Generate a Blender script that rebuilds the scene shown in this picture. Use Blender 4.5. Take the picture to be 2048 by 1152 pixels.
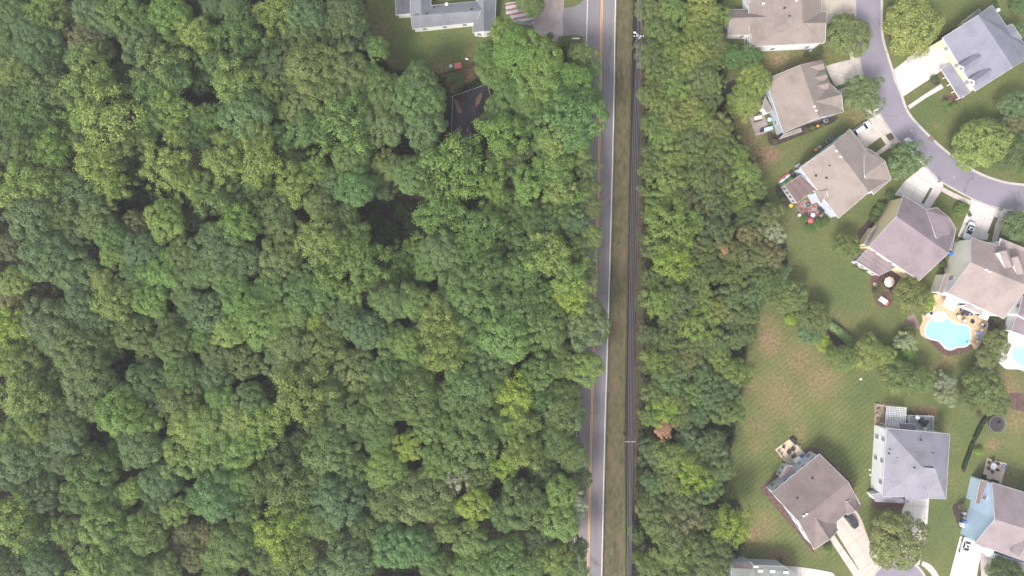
import bpy, math, random
import numpy as np
from mathutils import Vector, Matrix
R = math.radians
for o in list(bpy.data.objects): bpy.data.objects.remove(o)
S = bpy.context.scene
C = S.collection
# ------------------------------------------------------------------ camera, sky, sun, exposure
HC = 168.0            # camera height above the ground, metres
SC = 8.0              # photograph pixels per metre on the ground
cam = bpy.data.cameras.new('camera'); cam.sensor_width = 36.0
cam.lens = 36.0 * HC / (2048 / SC); cam.clip_start = 1.0; cam.clip_end = 9000.0
camo = bpy.data.objects.new('camera', cam); C.objects.link(camo)
camo.location = (0, 0, HC); camo.rotation_euler = (0, 0, 0); S.camera = camo
SUN_EL, SUN_AZ = 48.0, 212.0      # azimuth clockwise from north (top of the photo)
w = bpy.data.worlds.new('World'); S.world = w; w.use_nodes = True
nt = w.node_tree; bg = nt.nodes['Background']
sky = nt.nodes.new('ShaderNodeTexSky'); sky.sky_type = 'NISHITA'; sky.sun_disc = False
sky.sun_elevation = R(SUN_EL); sky.sun_rotation = R(SUN_AZ); sky.dust_density = 4.0; sky.air_density = 1.0; sky.ozone_density = 0.6
hs = nt.nodes.new('ShaderNodeHueSaturation'); hs.inputs['Saturation'].default_value = 0.45
nt.links.new(sky.outputs[0], hs.inputs['Color']); nt.links.new(hs.outputs[0], bg.inputs[0]); bg.inputs[1].default_value = 0.135
sl = bpy.data.lights.new('sun', 'SUN'); sl.energy = 1.9; sl.angle = R(15); sl.color = (1.0, 0.95, 0.88)
so = bpy.data.objects.new('sun', sl); C.objects.link(so)
so.rotation_euler = (R(90 - SUN_EL), 0, R(180 - SUN_AZ)); so.location = (0, -60, 200)
S.view_settings.view_transform = 'Standard'; S.view_settings.look = 'None'
S.view_settings.exposure = 0.9; S.view_settings.gamma = 1.0
S.render.resolution_x = 1024; S.render.resolution_y = 576

# ------------------------------------------------------------------ helpers
def P(px, py, h=0.0):
    k = (HC - h) / HC
    return Vector(((px - 1024) / SC * k, (576 - py) / SC * k, h))

def tag(o, label=None, cat=None, group=None, kind=None):
    if label: o['label'] = label
    if cat: o['category'] = cat
    if group: o['group'] = group
    if kind: o['kind'] = kind
    return o
ORG = {}
def thing(name, label, cat, loc=(0, 0, 0), rz=0.0, group=None):
    o = bpy.data.objects.new(name, None); C.objects.link(o)
    o.empty_display_size = 0.3
    o.location = loc; o.rotation_euler = (0, 0, rz)
    tag(o, label, cat, group)
    return o
class MB:
    def __init__(s): s.v = []; s.f = []
    def poly(s, pts):
        n = len(s.v); s.v += [tuple(p) for p in pts]; s.f.append(list(range(n, n + len(pts)))); return s
    def box(s, c, size, rz=0.0, taper=1.0):
        cx, cy, cz = c; a, b, h = size[0] / 2, size[1] / 2, size[2] / 2
        ca, sa = math.cos(rz), math.sin(rz); n = len(s.v)
        for z, t in ((-h, 1), (h, taper)):
            for x, y in ((-a, -b), (a, -b), (a, b), (-a, b)):
                x *= t; y *= t
                s.v.append((cx + x * ca - y * sa, cy + x * sa + y * ca, cz + z))
        s.f += [[n+3, n+2, n+1, n], [n+4, n+5, n+6, n+7]] + [[n+i, n+(i+1)%4, n+4+(i+1)%4, n+4+i] for i in range(4)]
        return s
    def bar(s, p, q, r, seg=6, r2=None):
        p = Vector(p); q = Vector(q); d = (q - p)
        if d.length < 1e-6: return s
        d.normalize(); u = d.orthogonal().normalized(); v = d.cross(u); n = len(s.v)
        for pt, rr in ((p, r), (q, r2 if r2 is not None else r)):
            for i in range(seg):
                a = 2 * math.pi * i / seg
                s.v.append(tuple(pt + (u * math.cos(a) + v * math.sin(a)) * rr))
        s.f += [[n+i, n+(i+1)%seg, n+seg+(i+1)%seg, n+seg+i] for i in range(seg)]
        s.f += [list(range(n+seg-1, n-1, -1)), list(range(n+seg, n+2*seg))]
        return s
    def tube(s, pts, r, seg=5):
        for a, b in zip(pts, pts[1:]): s.bar(a, b, r, seg)
        return s
    def lathe(s, c, prof, seg=16, sx=1.0, sy=1.0):
        n = len(s.v); cx, cy, cz = c
        for r, z in prof:
            for i in range(seg):
                a = 2 * math.pi * i / seg
                s.v.append((cx + r * sx * math.cos(a), cy + r * sy * math.sin(a), cz + z))
        for j in range(len(prof) - 1):
            for i in range(seg):
                s.f.append([n+j*seg+i, n+j*seg+(i+1)%seg, n+(j+1)*seg+(i+1)%seg, n+(j+1)*seg+i])
        s.f += [list(range(n+seg-1, n-1, -1)), list(range(n+(len(prof)-1)*seg, n+len(prof)*seg))]
        return s
    def loft(s, rings):
        n = len(s.v); m = len(rings[0])
        for r in rings: s.v += [tuple(p) for p in r]
        for j in range(len(rings) - 1):
            for i in range(m):
                s.f.append([n+j*m+i, n+j*m+(i+1)%m, n+(j+1)*m+(i+1)%m, n+(j+1)*m+i])
        s.f += [list(range(n+m-1, n-1, -1)), list(range(n+(len(rings)-1)*m, n+len(rings)*m))]
        return s
    def prism(s, pts, z0, z1):            # pts: xy
        k = len(pts); n = len(s.v)
        s.v += [(p[0], p[1], z0) for p in pts] + [(p[0], p[1], z1) for p in pts]
        s.f += [list(range(n+k-1, n-1, -1)), list(range(n+k, n+2*k))]
        s.f += [[n+i, n+(i+1)%k, n+k+(i+1)%k, n+k+i] for i in range(k)]
        return s
    def build(s, name, mat, parent=None, org=None, smooth=False):
        me = bpy.data.meshes.new(name)
        if org is not None:
            ox, oy, oz = org; vs = [(a-ox, b-oy, c-oz) for a, b, c in s.v]
        else: vs = s.v
        me.from_pydata(vs, [], s.f); me.materials.append(mat)
        me.validate()
        if smooth: me.shade_smooth()
        o = bpy.data.objects.new(name, me); C.objects.link(o); o.parent = parent
        return o
def structure(name, mb, mat): return tag(mb.build(name, mat), kind='structure')
def fix_normals(o):
    import bmesh
    bm = bmesh.new(); bm.from_mesh(o.data); bmesh.ops.recalc_face_normals(bm, faces=bm.faces); bm.to_mesh(o.data); bm.free()
def dup(root, loc, rz, label=None, group=None, scale=None, rough=None):
    r = root.copy(); C.objects.link(r); r.location = loc; r.rotation_euler = (0, 0, rz)
    if scale is not None: r.scale = (scale,) * 3
    if label: r['label'] = label
    if group: r['group'] = group
    for ch in list(root.children):
        c = ch.copy(); C.objects.link(c); c.parent = r
        for g in list(ch.children):
            d = g.copy(); C.objects.link(d); d.parent = c
    return r
def catmull(pts, n=6, closed=False):
    out = []; m = len(pts)
    rng = range(m) if closed else range(m - 1)
    for i in rng:
        p0 = pts[(i-1) % m] if closed or i > 0 else pts[i]
        p1 = pts[i]; p2 = pts[(i+1) % m]
        p3 = pts[(i+2) % m] if closed or i + 2 < m else p2
        for k in range(n):
            t = k / n
            out.append(tuple(0.5 * ((2*p1[j]) + (-p0[j]+p2[j])*t + (2*p0[j]-5*p1[j]+4*p2[j]-p3[j])*t*t + (-p0[j]+3*p1[j]-3*p2[j]+p3[j])*t**3) for j in (0, 1)))
    if not closed: out.append(tuple(pts[-1]))
    return out

# ------------------------------------------------------------------ materials
def newmat(name):
    m = bpy.data.materials.new(name); m.use_nodes = True; t = m.node_tree
    return m, t, t.nodes['Principled BSDF']
def N(t, typ, **kw):
    n = t.nodes.new('ShaderNode' + typ)
    for k, v in kw.items(): setattr(n, k, v)
    return n
def ramp(t, fac, stops):
    r = N(t, 'ValToRGB'); e = r.color_ramp.elements
    while len(e) < len(stops): e.new(0.5)
    for i, (p, c) in enumerate(stops): e[i].position = p; e[i].color = (*c, 1) if len(c) == 3 else c
    t.links.new(fac, r.inputs[0]); return r.outputs[0]
def noise(t, vec, scale, detail=4, rough=0.6):
    n = N(t, 'TexNoise'); n.inputs['Scale'].default_value = scale; n.inputs['Detail'].default_value = detail
    n.inputs['Roughness'].default_value = rough
    if vec is not None: t.links.new(vec, n.inputs['Vector'])
    return n.outputs['Fac']
def mix(t, fac, a, b, typ='MIX'):
    m = N(t, 'MixRGB', blend_type=typ)
    for sock, v in ((m.inputs[0], fac), (m.inputs[1], a), (m.inputs[2], b)):
        if isinstance(v, (int, float)): sock.default_value = v
        elif isinstance(v, tuple): sock.default_value = (*v, 1)
        else: t.links.new(v, sock)
    return m.outputs[0]
def math_(t, op, a, b=0.0):
    m = N(t, 'Math', operation=op)
    for i, v in enumerate((a, b)):
        if isinstance(v, (int, float)): m.inputs[i].default_value = v
        else: t.links.new(v, m.inputs[i])
    return m.outputs[0]
def wpos(t, rot=0.0, scale=(1, 1, 1)):
    g = N(t, 'NewGeometry'); m = N(t, 'Mapping'); m.inputs['Rotation'].default_value = (0, 0, rot); m.inputs['Scale'].default_value = scale
    t.links.new(g.outputs['Position'], m.inputs['Vector']); return m.outputs[0]
def mul(c, k): return tuple(min(1, x * k) for x in c)
def grain(name, col, var=0.25, scale=1.2, rough=0.8, fine=14.0, spec=0.3, rot=0.0, stretch=(1, 1, 1), bump=0.0, tint=None):
    m, t, b = newmat(name); v = wpos(t, rot, stretch)
    n1 = noise(t, v, scale, 6, 0.65); n2 = noise(t, v, fine, 3)
    c = ramp(t, n1, [(0.3, mul(col, 1 - var)), (0.7, mul(col, 1 + var * 0.8))])
    c2 = ramp(t, n2, [(0.3, (1 - var * 0.5,) * 3), (0.7, (1.0,) * 3)])
    c = mix(t, 1.0, c, c2, 'MULTIPLY')
    if tint is not None:
        c = mix(t, ramp(t, noise(t, v, scale * 0.35, 3), [(0.45, (0, 0, 0)), (0.65, (1, 1, 1))]), c, tint)
    t.links.new(c, b.inputs['Base Color']); b.inputs['Roughness'].default_value = rough
    b.inputs['Specular IOR Level'].default_value = spec
    if bump > 0:
        bp = N(t, 'Bump'); bp.inputs['Strength'].default_value = bump; bp.inputs['Distance'].default_value = 0.05
        t.links.new(n2, bp.inputs['Height']); t.links.new(bp.outputs[0], b.inputs['Normal'])
    return m
def flat(name, col, rough=0.5, metal=0.0, spec=0.4):
    m, t, b = newmat(name); v = wpos(t)
    c = ramp(t, noise(t, v, 3.0, 4), [(0.3, mul(col, 0.88)), (0.7, mul(col, 1.06))])
    t.links.new(c, b.inputs['Base Color']); b.inputs['Roughness'].default_value = rough; b.inputs['Metallic'].default_value = metal
    b.inputs['Specular IOR Level'].default_value = spec
    return m
def shingle(name, col, rot=0.0, streak=0.22):
    m, t, b = newmat(name); v = wpos(t, rot)
    n1 = noise(t, v, 0.25, 6, 0.7); n2 = noise(t, v, 6.0, 4, 0.7)
    c = ramp(t, n1, [(0.28, mul(col, 0.74)), (0.5, col), (0.72, mul(col, 1.16))])
    c = mix(t, 1.0, c, ramp(t, n2, [(0.3, (1 - streak,) * 3), (0.7, (1.08,) * 3)]), 'MULTIPLY')
    w_ = N(t, 'TexWave', wave_type='BANDS', bands_direction='Z'); w_.inputs['Scale'].default_value = 2.2; w_.inputs['Distortion'].default_value = 0.6
    w_.inputs['Detail'].default_value = 2; t.links.new(wpos(t), w_.inputs['Vector'])
    c = mix(t, 0.45, c, ramp(t, w_.outputs['Fac'], [(0.0, (0.6,) * 3), (0.35, (1,) * 3)]), 'MULTIPLY')
    t.links.new(c, b.inputs['Base Color']); b.inputs['Roughness'].default_value = 0.9; b.inputs['Specular IOR Level'].default_value = 0.15
    return m
def siding(name, col):
    m, t, b = newmat(name)
    w_ = N(t, 'TexWave', wave_type='BANDS', bands_direction='Z'); w_.inputs['Scale'].default_value = 1.6; w_.wave_profile = 'SAW'
    v = wpos(t); t.links.new(v, w_.inputs['Vector'])
    c = mix(t, 1.0, ramp(t, noise(t, v, 0.6, 4), [(0.3, mul(col, 0.9)), (0.7, col)]), ramp(t, w_.outputs['Fac'], [(0.0, (0.9,) * 3), (0.2, (1,) * 3)]), 'MULTIPLY')
    t.links.new(c, b.inputs['Base Color']); b.inputs['Roughness'].default_value = 0.6
    return m
def concrete(name, col, rot=0.0, size=3.0, off=(0, 0)):
    m, t, b = newmat(name); v = wpos(t, rot)
    n1 = noise(t, v, 0.35, 7, 0.7); n2 = noise(t, v, 9.0, 3)
    c = ramp(t, n1, [(0.25, mul(col, 0.72)), (0.48, col), (0.8, mul(col, 1.1))])
    c = mix(t, 1.0, c, ramp(t, n2, [(0.3, (0.9,) * 3), (0.7, (1,) * 3)]), 'MULTIPLY')
    sp = N(t, 'SeparateXYZ'); t.links.new(v, sp.inputs[0])
    line = None
    for i in (0, 1):
        f = math_(t, 'PINGPONG', math_(t, 'ADD', sp.outputs[i], off[i]), size / 2)
        l = math_(t, 'LESS_THAN', f, 0.06)
        line = l if line is None else math_(t, 'MAXIMUM', line, l)
    c = mix(t, math_(t, 'MULTIPLY', line, 0.45), c, mul(col, 0.35))
    t.links.new(c, b.inputs['Base Color']); b.inputs['Roughness'].default_value = 0.85; b.inputs['Specular IOR Level'].default_value = 0.2
    return m
def leafmat(name, translucent=0.22):
    m, t, b = newmat(name)
    oi = N(t, 'ObjectInfo'); g = N(t, 'NewGeometry'); tc = N(t, 'TexCoord')
    c = mix(t, 1.0, oi.outputs['Color'], ramp(t, g.outputs['Random Per Island'], [(0.0, (0.58, 0.63, 0.55)), (0.5, (1.0, 1.0, 1.0)), (1.0, (1.42, 1.36, 1.45))]), 'MULTIPLY')
    n = noise(t, tc.outputs['Object'], 2.2, 3)
    c = mix(t, 1.0, c, ramp(t, n, [(0.35, (0.86, 0.9, 0.86)), (0.65, (1.12, 1.08, 1.0))]), 'MULTIPLY')
    at = N(t, 'Attribute', attribute_name='twig')       # foliage tone differs a little from bough to bough
    c = mix(t, 1.0, c, ramp(t, at.outputs['Fac'], [(0.0, (0.84, 0.88, 0.86)), (1.0, (1.20, 1.14, 1.08))]), 'MULTIPLY')
    t.links.new(c, b.inputs['Base Color']); b.inputs['Roughness'].default_value = 0.55; b.inputs['Specular IOR Level'].default_value = 0.35
    tr = N(t, 'BsdfTranslucent'); t.links.new(mix(t, 1.0, c, (1.05, 1.25, 0.6), 'MULTIPLY'), tr.inputs[0])
    ms = N(t, 'MixShader'); ms.inputs[0].default_value = translucent
    t.links.new(b.outputs[0], ms.inputs[1]); t.links.new(tr.outputs[0], ms.inputs[2])
    t.links.new(ms.outputs[0], t.nodes['Material Output'].inputs[0])
    return m
M = {}
M['bark'] = grain('bark', (0.12, 0.09, 0.07), 0.3, 3, 0.9)
M['leaf'] = leafmat('leaves')
M['white'] = flat('white paint', (0.84, 0.84, 0.86))
M['trim'] = flat('white trim', (0.74, 0.74, 0.77))
M['glass'] = flat('window glass', (0.30, 0.32, 0.37), 0.15, 0.0, 0.6)
M['carglass'] = flat('car glass', (0.03, 0.035, 0.06), 0.08, 0.0, 0.6)
M['carwhite'] = flat('white car paint', (0.82, 0.83, 0.86), 0.25)
M['cardark'] = flat('black car paint', (0.05, 0.05, 0.06), 0.2)
M['tyre'] = flat('tyre rubber', (0.02, 0.02, 0.02), 0.8)
M['metal'] = flat('grey metal', (0.35, 0.35, 0.36), 0.4, 0.8)
M['black'] = flat('black metal', (0.03, 0.03, 0.035), 0.5)
M['wood'] = grain('weathered wood', (0.25, 0.19, 0.14), 0.3, 3)
M['polewood'] = grain('pole wood', (0.20, 0.15, 0.12), 0.3, 3)
M['cable'] = flat('cable', (0.13, 0.12, 0.14), 0.5)
M['mulch'] = grain('mulch', (0.150, 0.092, 0.082), 0.55, 1.5, 0.95, 8, 0.1)
M['darkmulch'] = grain('dark mulch', (0.075, 0.055, 0.055), 0.5, 1.5, 0.95, 8, 0.1)
M['wicker'] = flat('dark wicker', (0.045, 0.04, 0.045), 0.7)
M['greywicker'] = flat('grey wicker', (0.28, 0.26, 0.24), 0.7)
M['blue'] = flat('blue fabric', (0.24, 0.36, 0.62), 0.8)
M['cream'] = flat('cream fabric', (0.75, 0.68, 0.58), 0.8)
M['red'] = flat('red paint', (0.62, 0.10, 0.08), 0.5)
M['pinkred'] = flat('red fabric', (0.55, 0.12, 0.14), 0.8)
M['green'] = flat('green plastic', (0.03, 0.33, 0.22), 0.4)
M['yellow'] = flat('yellow plastic', (0.72, 0.55, 0.06), 0.4)
M['orange'] = flat('orange plastic', (0.75, 0.33, 0.06), 0.5)
M['brightblue'] = flat('bright blue plastic', (0.05, 0.20, 0.62), 0.4)
M['paleblue'] = flat('pale blue plastic', (0.45, 0.62, 0.72), 0.5)
M['greyplastic'] = flat('grey plastic', (0.33, 0.33, 0.36), 0.5)
# ------------------------------------------------------------------ ground
def pip(X, Y, poly):
    inside = np.zeros(X.shape, bool); n = len(poly)
    for i in range(n):
        x1, y1 = poly[i]; x2, y2 = poly[(i+1) % n]
        c = ((y1 > Y) != (y2 > Y)) & (X < (x2-x1) * (Y-y1) / ((y2-y1) if y2 != y1 else 1e-9) + x1)
        inside ^= c
    return inside
WOOD = [(-1400,-1400),(735,-1400),(732,30),(742,110),(790,140),(885,150),(905,190),(1000,120),(1100,100),(1170,100),(1168,300),(1160,700),(1148,1152),(1130,2400),(-1400,2400)]
BELT = [(1288,-900),(1440,-900),(1445,60),(1448,170),(1462,250),(1505,330),(1522,380),(1545,420),(1572,500),(1572,570),(1530,610),(1500,640),(1490,720),(1480,800),(1468,860),(1450,960),(1480,1010),(1490,1080),(1465,1125),(1460,1600),(1262,1600),(1268,1000),(1282,700)]
MOW = [(1500,640),(1560,625),(1600,690),(1740,740),(1745,1100),(1640,1130),(1480,1110),(1450,960),(1480,800)]
DRY = [(1520,320,26,.9),(1495,285,24,.8),(1490,240,22,.6),(1558,122,26,.9),(1610,112,22,.8),(1640,108,18,.5),(1540,685,28,1),(1535,650,20,.7),(1497,760,14,1),(1494,720,12,.9),(1640,760,38,.8),(1560,790,45,.7),(1600,720,40,.7),(1520,850,30,.5),(1505,1070,26,.9),(1530,1050,24,.6),(1490,1040,15,.8),(1510,890,14,.6),(1600,862,18,.7),(1890,720,14,.8),(2012,770,30,.8),(2035,840,24,.8),(1985,890,12,.9),(760,60,22,.6),(885,142,22,.8),(940,110,14,.5),(1720,225,30,.8),(1750,100,12,.5),(1870,250,10,.3),(1905,160,14,.3),(1680,640,30,.35),(1720,700,25,.3),(1912,900,10,.2),(2020,955,22,.6),(1100,95,25,.5),(1480,60,18,.6),(1680,110,14,.4),(1580,270,14,.4),(1850,740,20,.4),(1900,725,14,.7),(1570,450,12,.4),(1460,1135,26,.7),(1640,1100,20,.3)]
CLAY = [(1545,310,14,1),(1518,330,10,.9),(1525,300,12,.6),(930,160,26,1),(905,170,18,.8),(958,145,14,.8),(1530,675,12,.5),(1500,775,9,.8),(1985,888,8,.9),(2020,795,20,.7),(2000,955,8,.8),(1860,828,14,1),(1840,822,12,.9),(1120,88,14,.9),(775,125,14,.8),(770,80,10,.3),(1505,1068,10,.6),(1555,125,10,.4),(1512,260,12,.5),(1470,1128,18,.6),(1560,1125,25,.8)]
LUSH = [(1680,600,40,.8),(1700,560,30,.7),(820,90,22,1),(840,110,18,.8),(1850,230,40,.5),(1620,470,30,.4),(1960,200,30,.5),(1730,780,30,.5),(1880,800,30,.5),(1930,860,22,.5),(1890,1050,40,.5),(1710,1030,20,.4),(900,75,30,.5),(1780,10,10,.9),(1630,700,12,.1)]
def make_ground():
    fine = np.arange(-150, 150.1, 1.0)
    far = np.array([160, 180, 220, 300, 450, 700, 1100, 1800, 3000.])
    ax = np.concatenate([-far[::-1], fine, far]); X, Y = np.meshgrid(ax, ax); n = len(ax)
    PX = X * SC + 1024; PY = 576 - Y * SC
    def blobs(L):
        a = np.zeros_like(X)
        for px, py, r, s in L:
            d = np.sqrt((PX-px)**2 + (PY-py)**2) / r
            a = np.maximum(a, s * np.clip(1.35 - d, 0, 1) ** 0.8)
        return a
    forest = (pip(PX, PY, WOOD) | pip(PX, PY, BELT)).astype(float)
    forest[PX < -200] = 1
    mow = pip(PX, PY, MOW).astype(float)
    v = np.stack([X.ravel(), Y.ravel(), np.zeros(n*n)], 1)
    i = np.arange(n*n).reshape(n, n); a = i[:-1, :-1].ravel(); b = i[:-1, 1:].ravel(); c = i[1:, 1:].ravel(); d = i[1:, :-1].ravel()
    me = bpy.data.meshes.new('lawn'); me.from_pydata(v.tolist(), [], np.stack([a, b, c, d], 1).tolist())
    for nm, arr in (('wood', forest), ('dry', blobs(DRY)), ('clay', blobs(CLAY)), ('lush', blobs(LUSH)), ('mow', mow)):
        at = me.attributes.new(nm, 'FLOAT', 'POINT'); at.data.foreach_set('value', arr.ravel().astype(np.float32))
    m, t, bs = newmat('lawn and woodland soil'); v = wpos(t)
    def att(nm): a = N(t, 'Attribute', attribute_name=nm); return a.outputs['Fac']
    n1 = noise(t, v, 0.12, 6, 0.65); n2 = noise(t, v, 1.4, 5, 0.7); n3 = noise(t, v, 12, 3)
    grass = ramp(t, n1, [(0.3, (0.105, 0.132, 0.050)), (0.5, (0.135, 0.156, 0.058)), (0.7, (0.172, 0.176, 0.072))])
    grass = mix(t, math_(t, 'MULTIPLY', att('lush'), 0.8), grass, (0.085, 0.135, 0.048))
    # mowing stripes, two crossing directions
    for rot, k, sc in ((R(52), 0.34, 0.27), (R(-33), 0.16, 0.33)):
        wv = N(t, 'TexWave', wave_type='BANDS', bands_direction='X'); wv.inputs['Scale'].default_value = sc
        wv.inputs['Distortion'].default_value = 3.0; wv.inputs['Detail'].default_value = 3; wv.inputs['Detail Scale'].default_value = 0.6
        t.links.new(wpos(t, rot), wv.inputs['Vector'])
        f = math_(t, 'MULTIPLY', math_(t, 'MULTIPLY', att('mow'), k), ramp(t, noise(t, v, 0.5, 4), [(0.35, (0.3,) * 3), (0.65, (1.5,) * 3)]))
        grass = mix(t, f, grass, mix(t, 1.0, grass, ramp(t, wv.outputs['Fac'], [(0.0, (0.72, 0.78, 0.7)), (0.75, (1.0,) * 3), (1.0, (1.55, 1.4, 1.4))]), 'MULTIPLY'))
    dry = ramp(t, n2, [(0.3, (0.20, 0.145, 0.072)), (0.7, (0.31, 0.225, 0.13))])
    fd = math_(t, 'MULTIPLY', att('dry'), ramp(t, n2, [(0.25, (0.3,) * 3), (0.6, (1,) * 3)]))
    c = mix(t, fd, grass, dry)
    clay = ramp(t, n2, [(0.3, (0.20, 0.115, 0.08)), (0.7, (0.36, 0.215, 0.155))])
    c = mix(t, math_(t, 'MULTIPLY', att('clay'), ramp(t, n2, [(0.2, (0.4,) * 3), (0.55, (1,) * 3)])), c, clay)
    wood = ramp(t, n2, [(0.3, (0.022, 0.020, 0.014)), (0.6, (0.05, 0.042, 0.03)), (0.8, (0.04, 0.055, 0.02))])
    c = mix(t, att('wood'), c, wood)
    c = mix(t, 1.0, c, ramp(t, n2, [(0.3, (0.70,) * 3), (0.7, (1.18,) * 3)]), 'MULTIPLY')
    c = mix(t, 1.0, c, ramp(t, n3, [(0.3, (0.66,) * 3), (0.7, (1.25,) * 3)]), 'MULTIPLY')
    t.links.new(c, bs.inputs['Base Color']); bs.inputs['Roughness'].default_value = 0.95; bs.inputs['Specular IOR Level'].default_value = 0.1
    me.materials.append(m)
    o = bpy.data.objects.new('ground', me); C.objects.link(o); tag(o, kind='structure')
make_ground()

ZC = [0.012]
def sheet(name, pts, mat, smooth=False, closed_smooth=6, thick=None):
    """flat ground layer from photo pixels; every call lies 2 mm above the one before"""
    ZC[0] += 0.002
    if smooth: pts = catmull(pts, closed_smooth, True)
    w_ = [P(*p) for p in pts]
    area = sum(a.x*b.y-b.x*a.y for a, b in zip(w_, w_[1:]+w_[:1]))
    if area < 0: w_.reverse()
    mb = MB().prism([(p.x, p.y) for p in w_], -0.05, ZC[0] if thick is None else thick)
    return structure(name, mb, mat)
def band(name, a, b, mat, z=None):
    if z is None: ZC[0] += 0.004; z = ZC[0]
    mb = MB()
    for i in range(len(a) - 1):
        p = [P(*a[i]), P(*b[i]), P(*b[i+1]), P(*a[i+1])]
        mb.poly([(q.x, q.y, z) for q in p])
    o = structure(name, mb, mat); fix_normals(o); 
    if o.data.polygons[0].normal.z < 0: o.data.flip_normals()
    return o
# main road
CEN = catmull([(1219,-500),(1204,0),(1201,183),(1196.5,380),(1191,576),(1186.5,730),(1182.5,864),(1176,1152),(1163,1700)], 10)
def off(line, d): return [(x + d, y) for x, y in line]
ASPH = grain('road asphalt', (0.245, 0.228, 0.255), 0.13, 0.25, 0.9, 10, 0.2, 0, (1, 0.12, 1))
m, t, b = newmat('main road asphalt'); v = wpos(t, R(-1.2))
sp = N(t, 'SeparateXYZ'); t.links.new(v, sp.inputs[0])
c = ramp(t, noise(t, wpos(t, 0, (1.6, 0.05, 1)), 1.2, 5), [(0.3, (0.208, 0.192, 0.208)), (0.7, (0.264, 0.246, 0.262))])
c = mix(t, 1.0, c, ramp(t, noise(t, v, 6, 5, 0.75), [(0.3, (0.85,) * 3), (0.7, (1.08,) * 3)]), 'MULTIPLY')
pw = ramp(t, noise(t, wpos(t, 0, (1, .35, 1)), 0.09, 2), [(0.52, (1.0,) * 3), (0.56, (0.86, 0.87, 0.89))])          # resurfaced patches
c = mix(t, 1.0, c, pw, 'MULTIPLY')
def cracks(t, v, scale, wid, cut):
    vo = N(t, 'TexVoronoi', feature='DISTANCE_TO_EDGE'); vo.inputs['Scale'].default_value = scale
    wv_ = N(t, 'MixRGB'); wv_.inputs[0].default_value = .35; t.links.new(v, wv_.inputs[1]); nn_ = N(t, 'TexNoise'); nn_.inputs['Scale'].default_value = 1.1; t.links.new(v, nn_.inputs['Vector']); t.links.new(nn_.outputs['Color'], wv_.inputs[2])
    t.links.new(wv_.outputs[0], vo.inputs['Vector'])
    return math_(t, 'MULTIPLY', math_(t, 'LESS_THAN', vo.outputs['Distance'], wid), math_(t, 'GREATER_THAN', noise(t, v, 0.07, 2), cut))
c = mix(t, math_(t, 'MULTIPLY', cracks(t, v, 0.22, 0.007, 0.52), .4), c, (0.07, 0.065, 0.075))
t.links.new(c, b.inputs['Base Color']); b.inputs['Roughness'].default_value = 0.9; b.inputs['Specular IOR Level'].default_value = 0.2
MROAD = m
LAV, t, b = newmat('street asphalt'); v = wpos(t)
c = ramp(t, noise(t, v, 0.12, 5, .6), [(0.3, (0.225, 0.206, 0.255)), (0.7, (0.285, 0.262, 0.318))])
c = mix(t, 1.0, c, ramp(t, noise(t, v, 5, 5, .75), [(0.3, (0.86,) * 3), (0.7, (1.06,) * 3)]), 'MULTIPLY')
c = mix(t, ramp(t, noise(t, v, 0.6, 3), [(0.66, (0,) * 3), (0.74, (.4,) * 3)]), c, (0.13, 0.12, 0.14))                # oil and tar spots
c = mix(t, math_(t, 'MULTIPLY', cracks(t, v, 0.13, 0.005, 0.5), .35), c, (0.09, 0.085, 0.10))
t.links.new(c, b.inputs['Base Color']); b.inputs['Roughness'].default_value = 0.9; b.inputs['Specular IOR Level'].default_value = 0.2
PAINTW = grain('road paint white', (0.74, 0.72, 0.74), 0.25, 2.0, 0.8, 18)
PAINTY = grain('road paint yellow', (0.80, 0.44, 0.13), 0.15, 2.0, 0.8, 18)
GRAVEL = grain('pale gravel', (0.44, 0.38, 0.38), 0.3, 0.35, 0.95, 10, 0.1, 0, (1, 1, 1), 0, (0.33, 0.25, 0.22))
VERGE = grain('verge grass', (0.130, 0.122, 0.066), 0.5, 1.3, 0.95, 9, 0.1, 0, (1, 0.4, 1), 0, (0.160, 0.122, 0.082))
DITCH = grain('ditch soil', (0.036, 0.026, 0.030), 0.4, 1.0, 0.95, 6, 0.1, 0, (1, 0.3, 1))
BANK = grain('bank scrub', (0.105, 0.072, 0.062), 0.5, 0.8, 0.95, 6, 0.1, 0, (1, 1, 1), 0, (0.085, 0.095, 0.045))
rv = random.Random(9)
band('verge', off(CEN, 27), [(x + 66 + rv.uniform(-1.5, 1.5) + (0.004*(y-576) if y > 576 else 0), y) for x, y in CEN], VERGE)
ED = [(1286,-500),(1268,0),(1262,288),(1257,576),(1252,864),(1254,1152),(1250,1700)]
ED = catmull(ED, 10)
band('bank', ED, off(ED, 34), BANK)
dt = off(ED, 0); 
rr = random.Random(3)
band('ditch', [(x - 2 + rr.uniform(-1.2, 1.2), y) for x, y in dt], [(x + 15 + rr.uniform(-2, 2), y) for x, y in dt], DITCH)
band('shoulder', off(CEN, -37), off(CEN, -29), grain('shoulder', (0.22, 0.19, 0.15), 0.4, 0.8))
sheet('driveway_apron', [(1128,16),(1145,14),(1158,8),(1168,0),(1180,-8),(1180,73),(1172,73),(1150,70),(1127,72),(1124,40)], grain('asphalt apron', (0.235, 0.222, 0.232), 0.15, 0.3))
band('road', off(CEN, -32), off(CEN, 29.5), MROAD)
z = ZC[0] + 0.004; ZC[0] = z
for d, ww, mt in ((-29, 1.5, PAINTW), (27, 1.5, PAINTW), (-1.4, 1.25, PAINTY), (1.3, 1.25, PAINTY)):
    band('road_marking', off(CEN, d - ww/2), off(CEN, d + ww/2), mt, z)
# gravel yard in the top lot
sheet('gravel_yard', [(1070,-30),(1122,-30),(1128,5),(1125,40),(1127,60),(1120,84),(1100,80),(1078,70),(1064,50),(1062,20)], GRAVEL, True)
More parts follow.
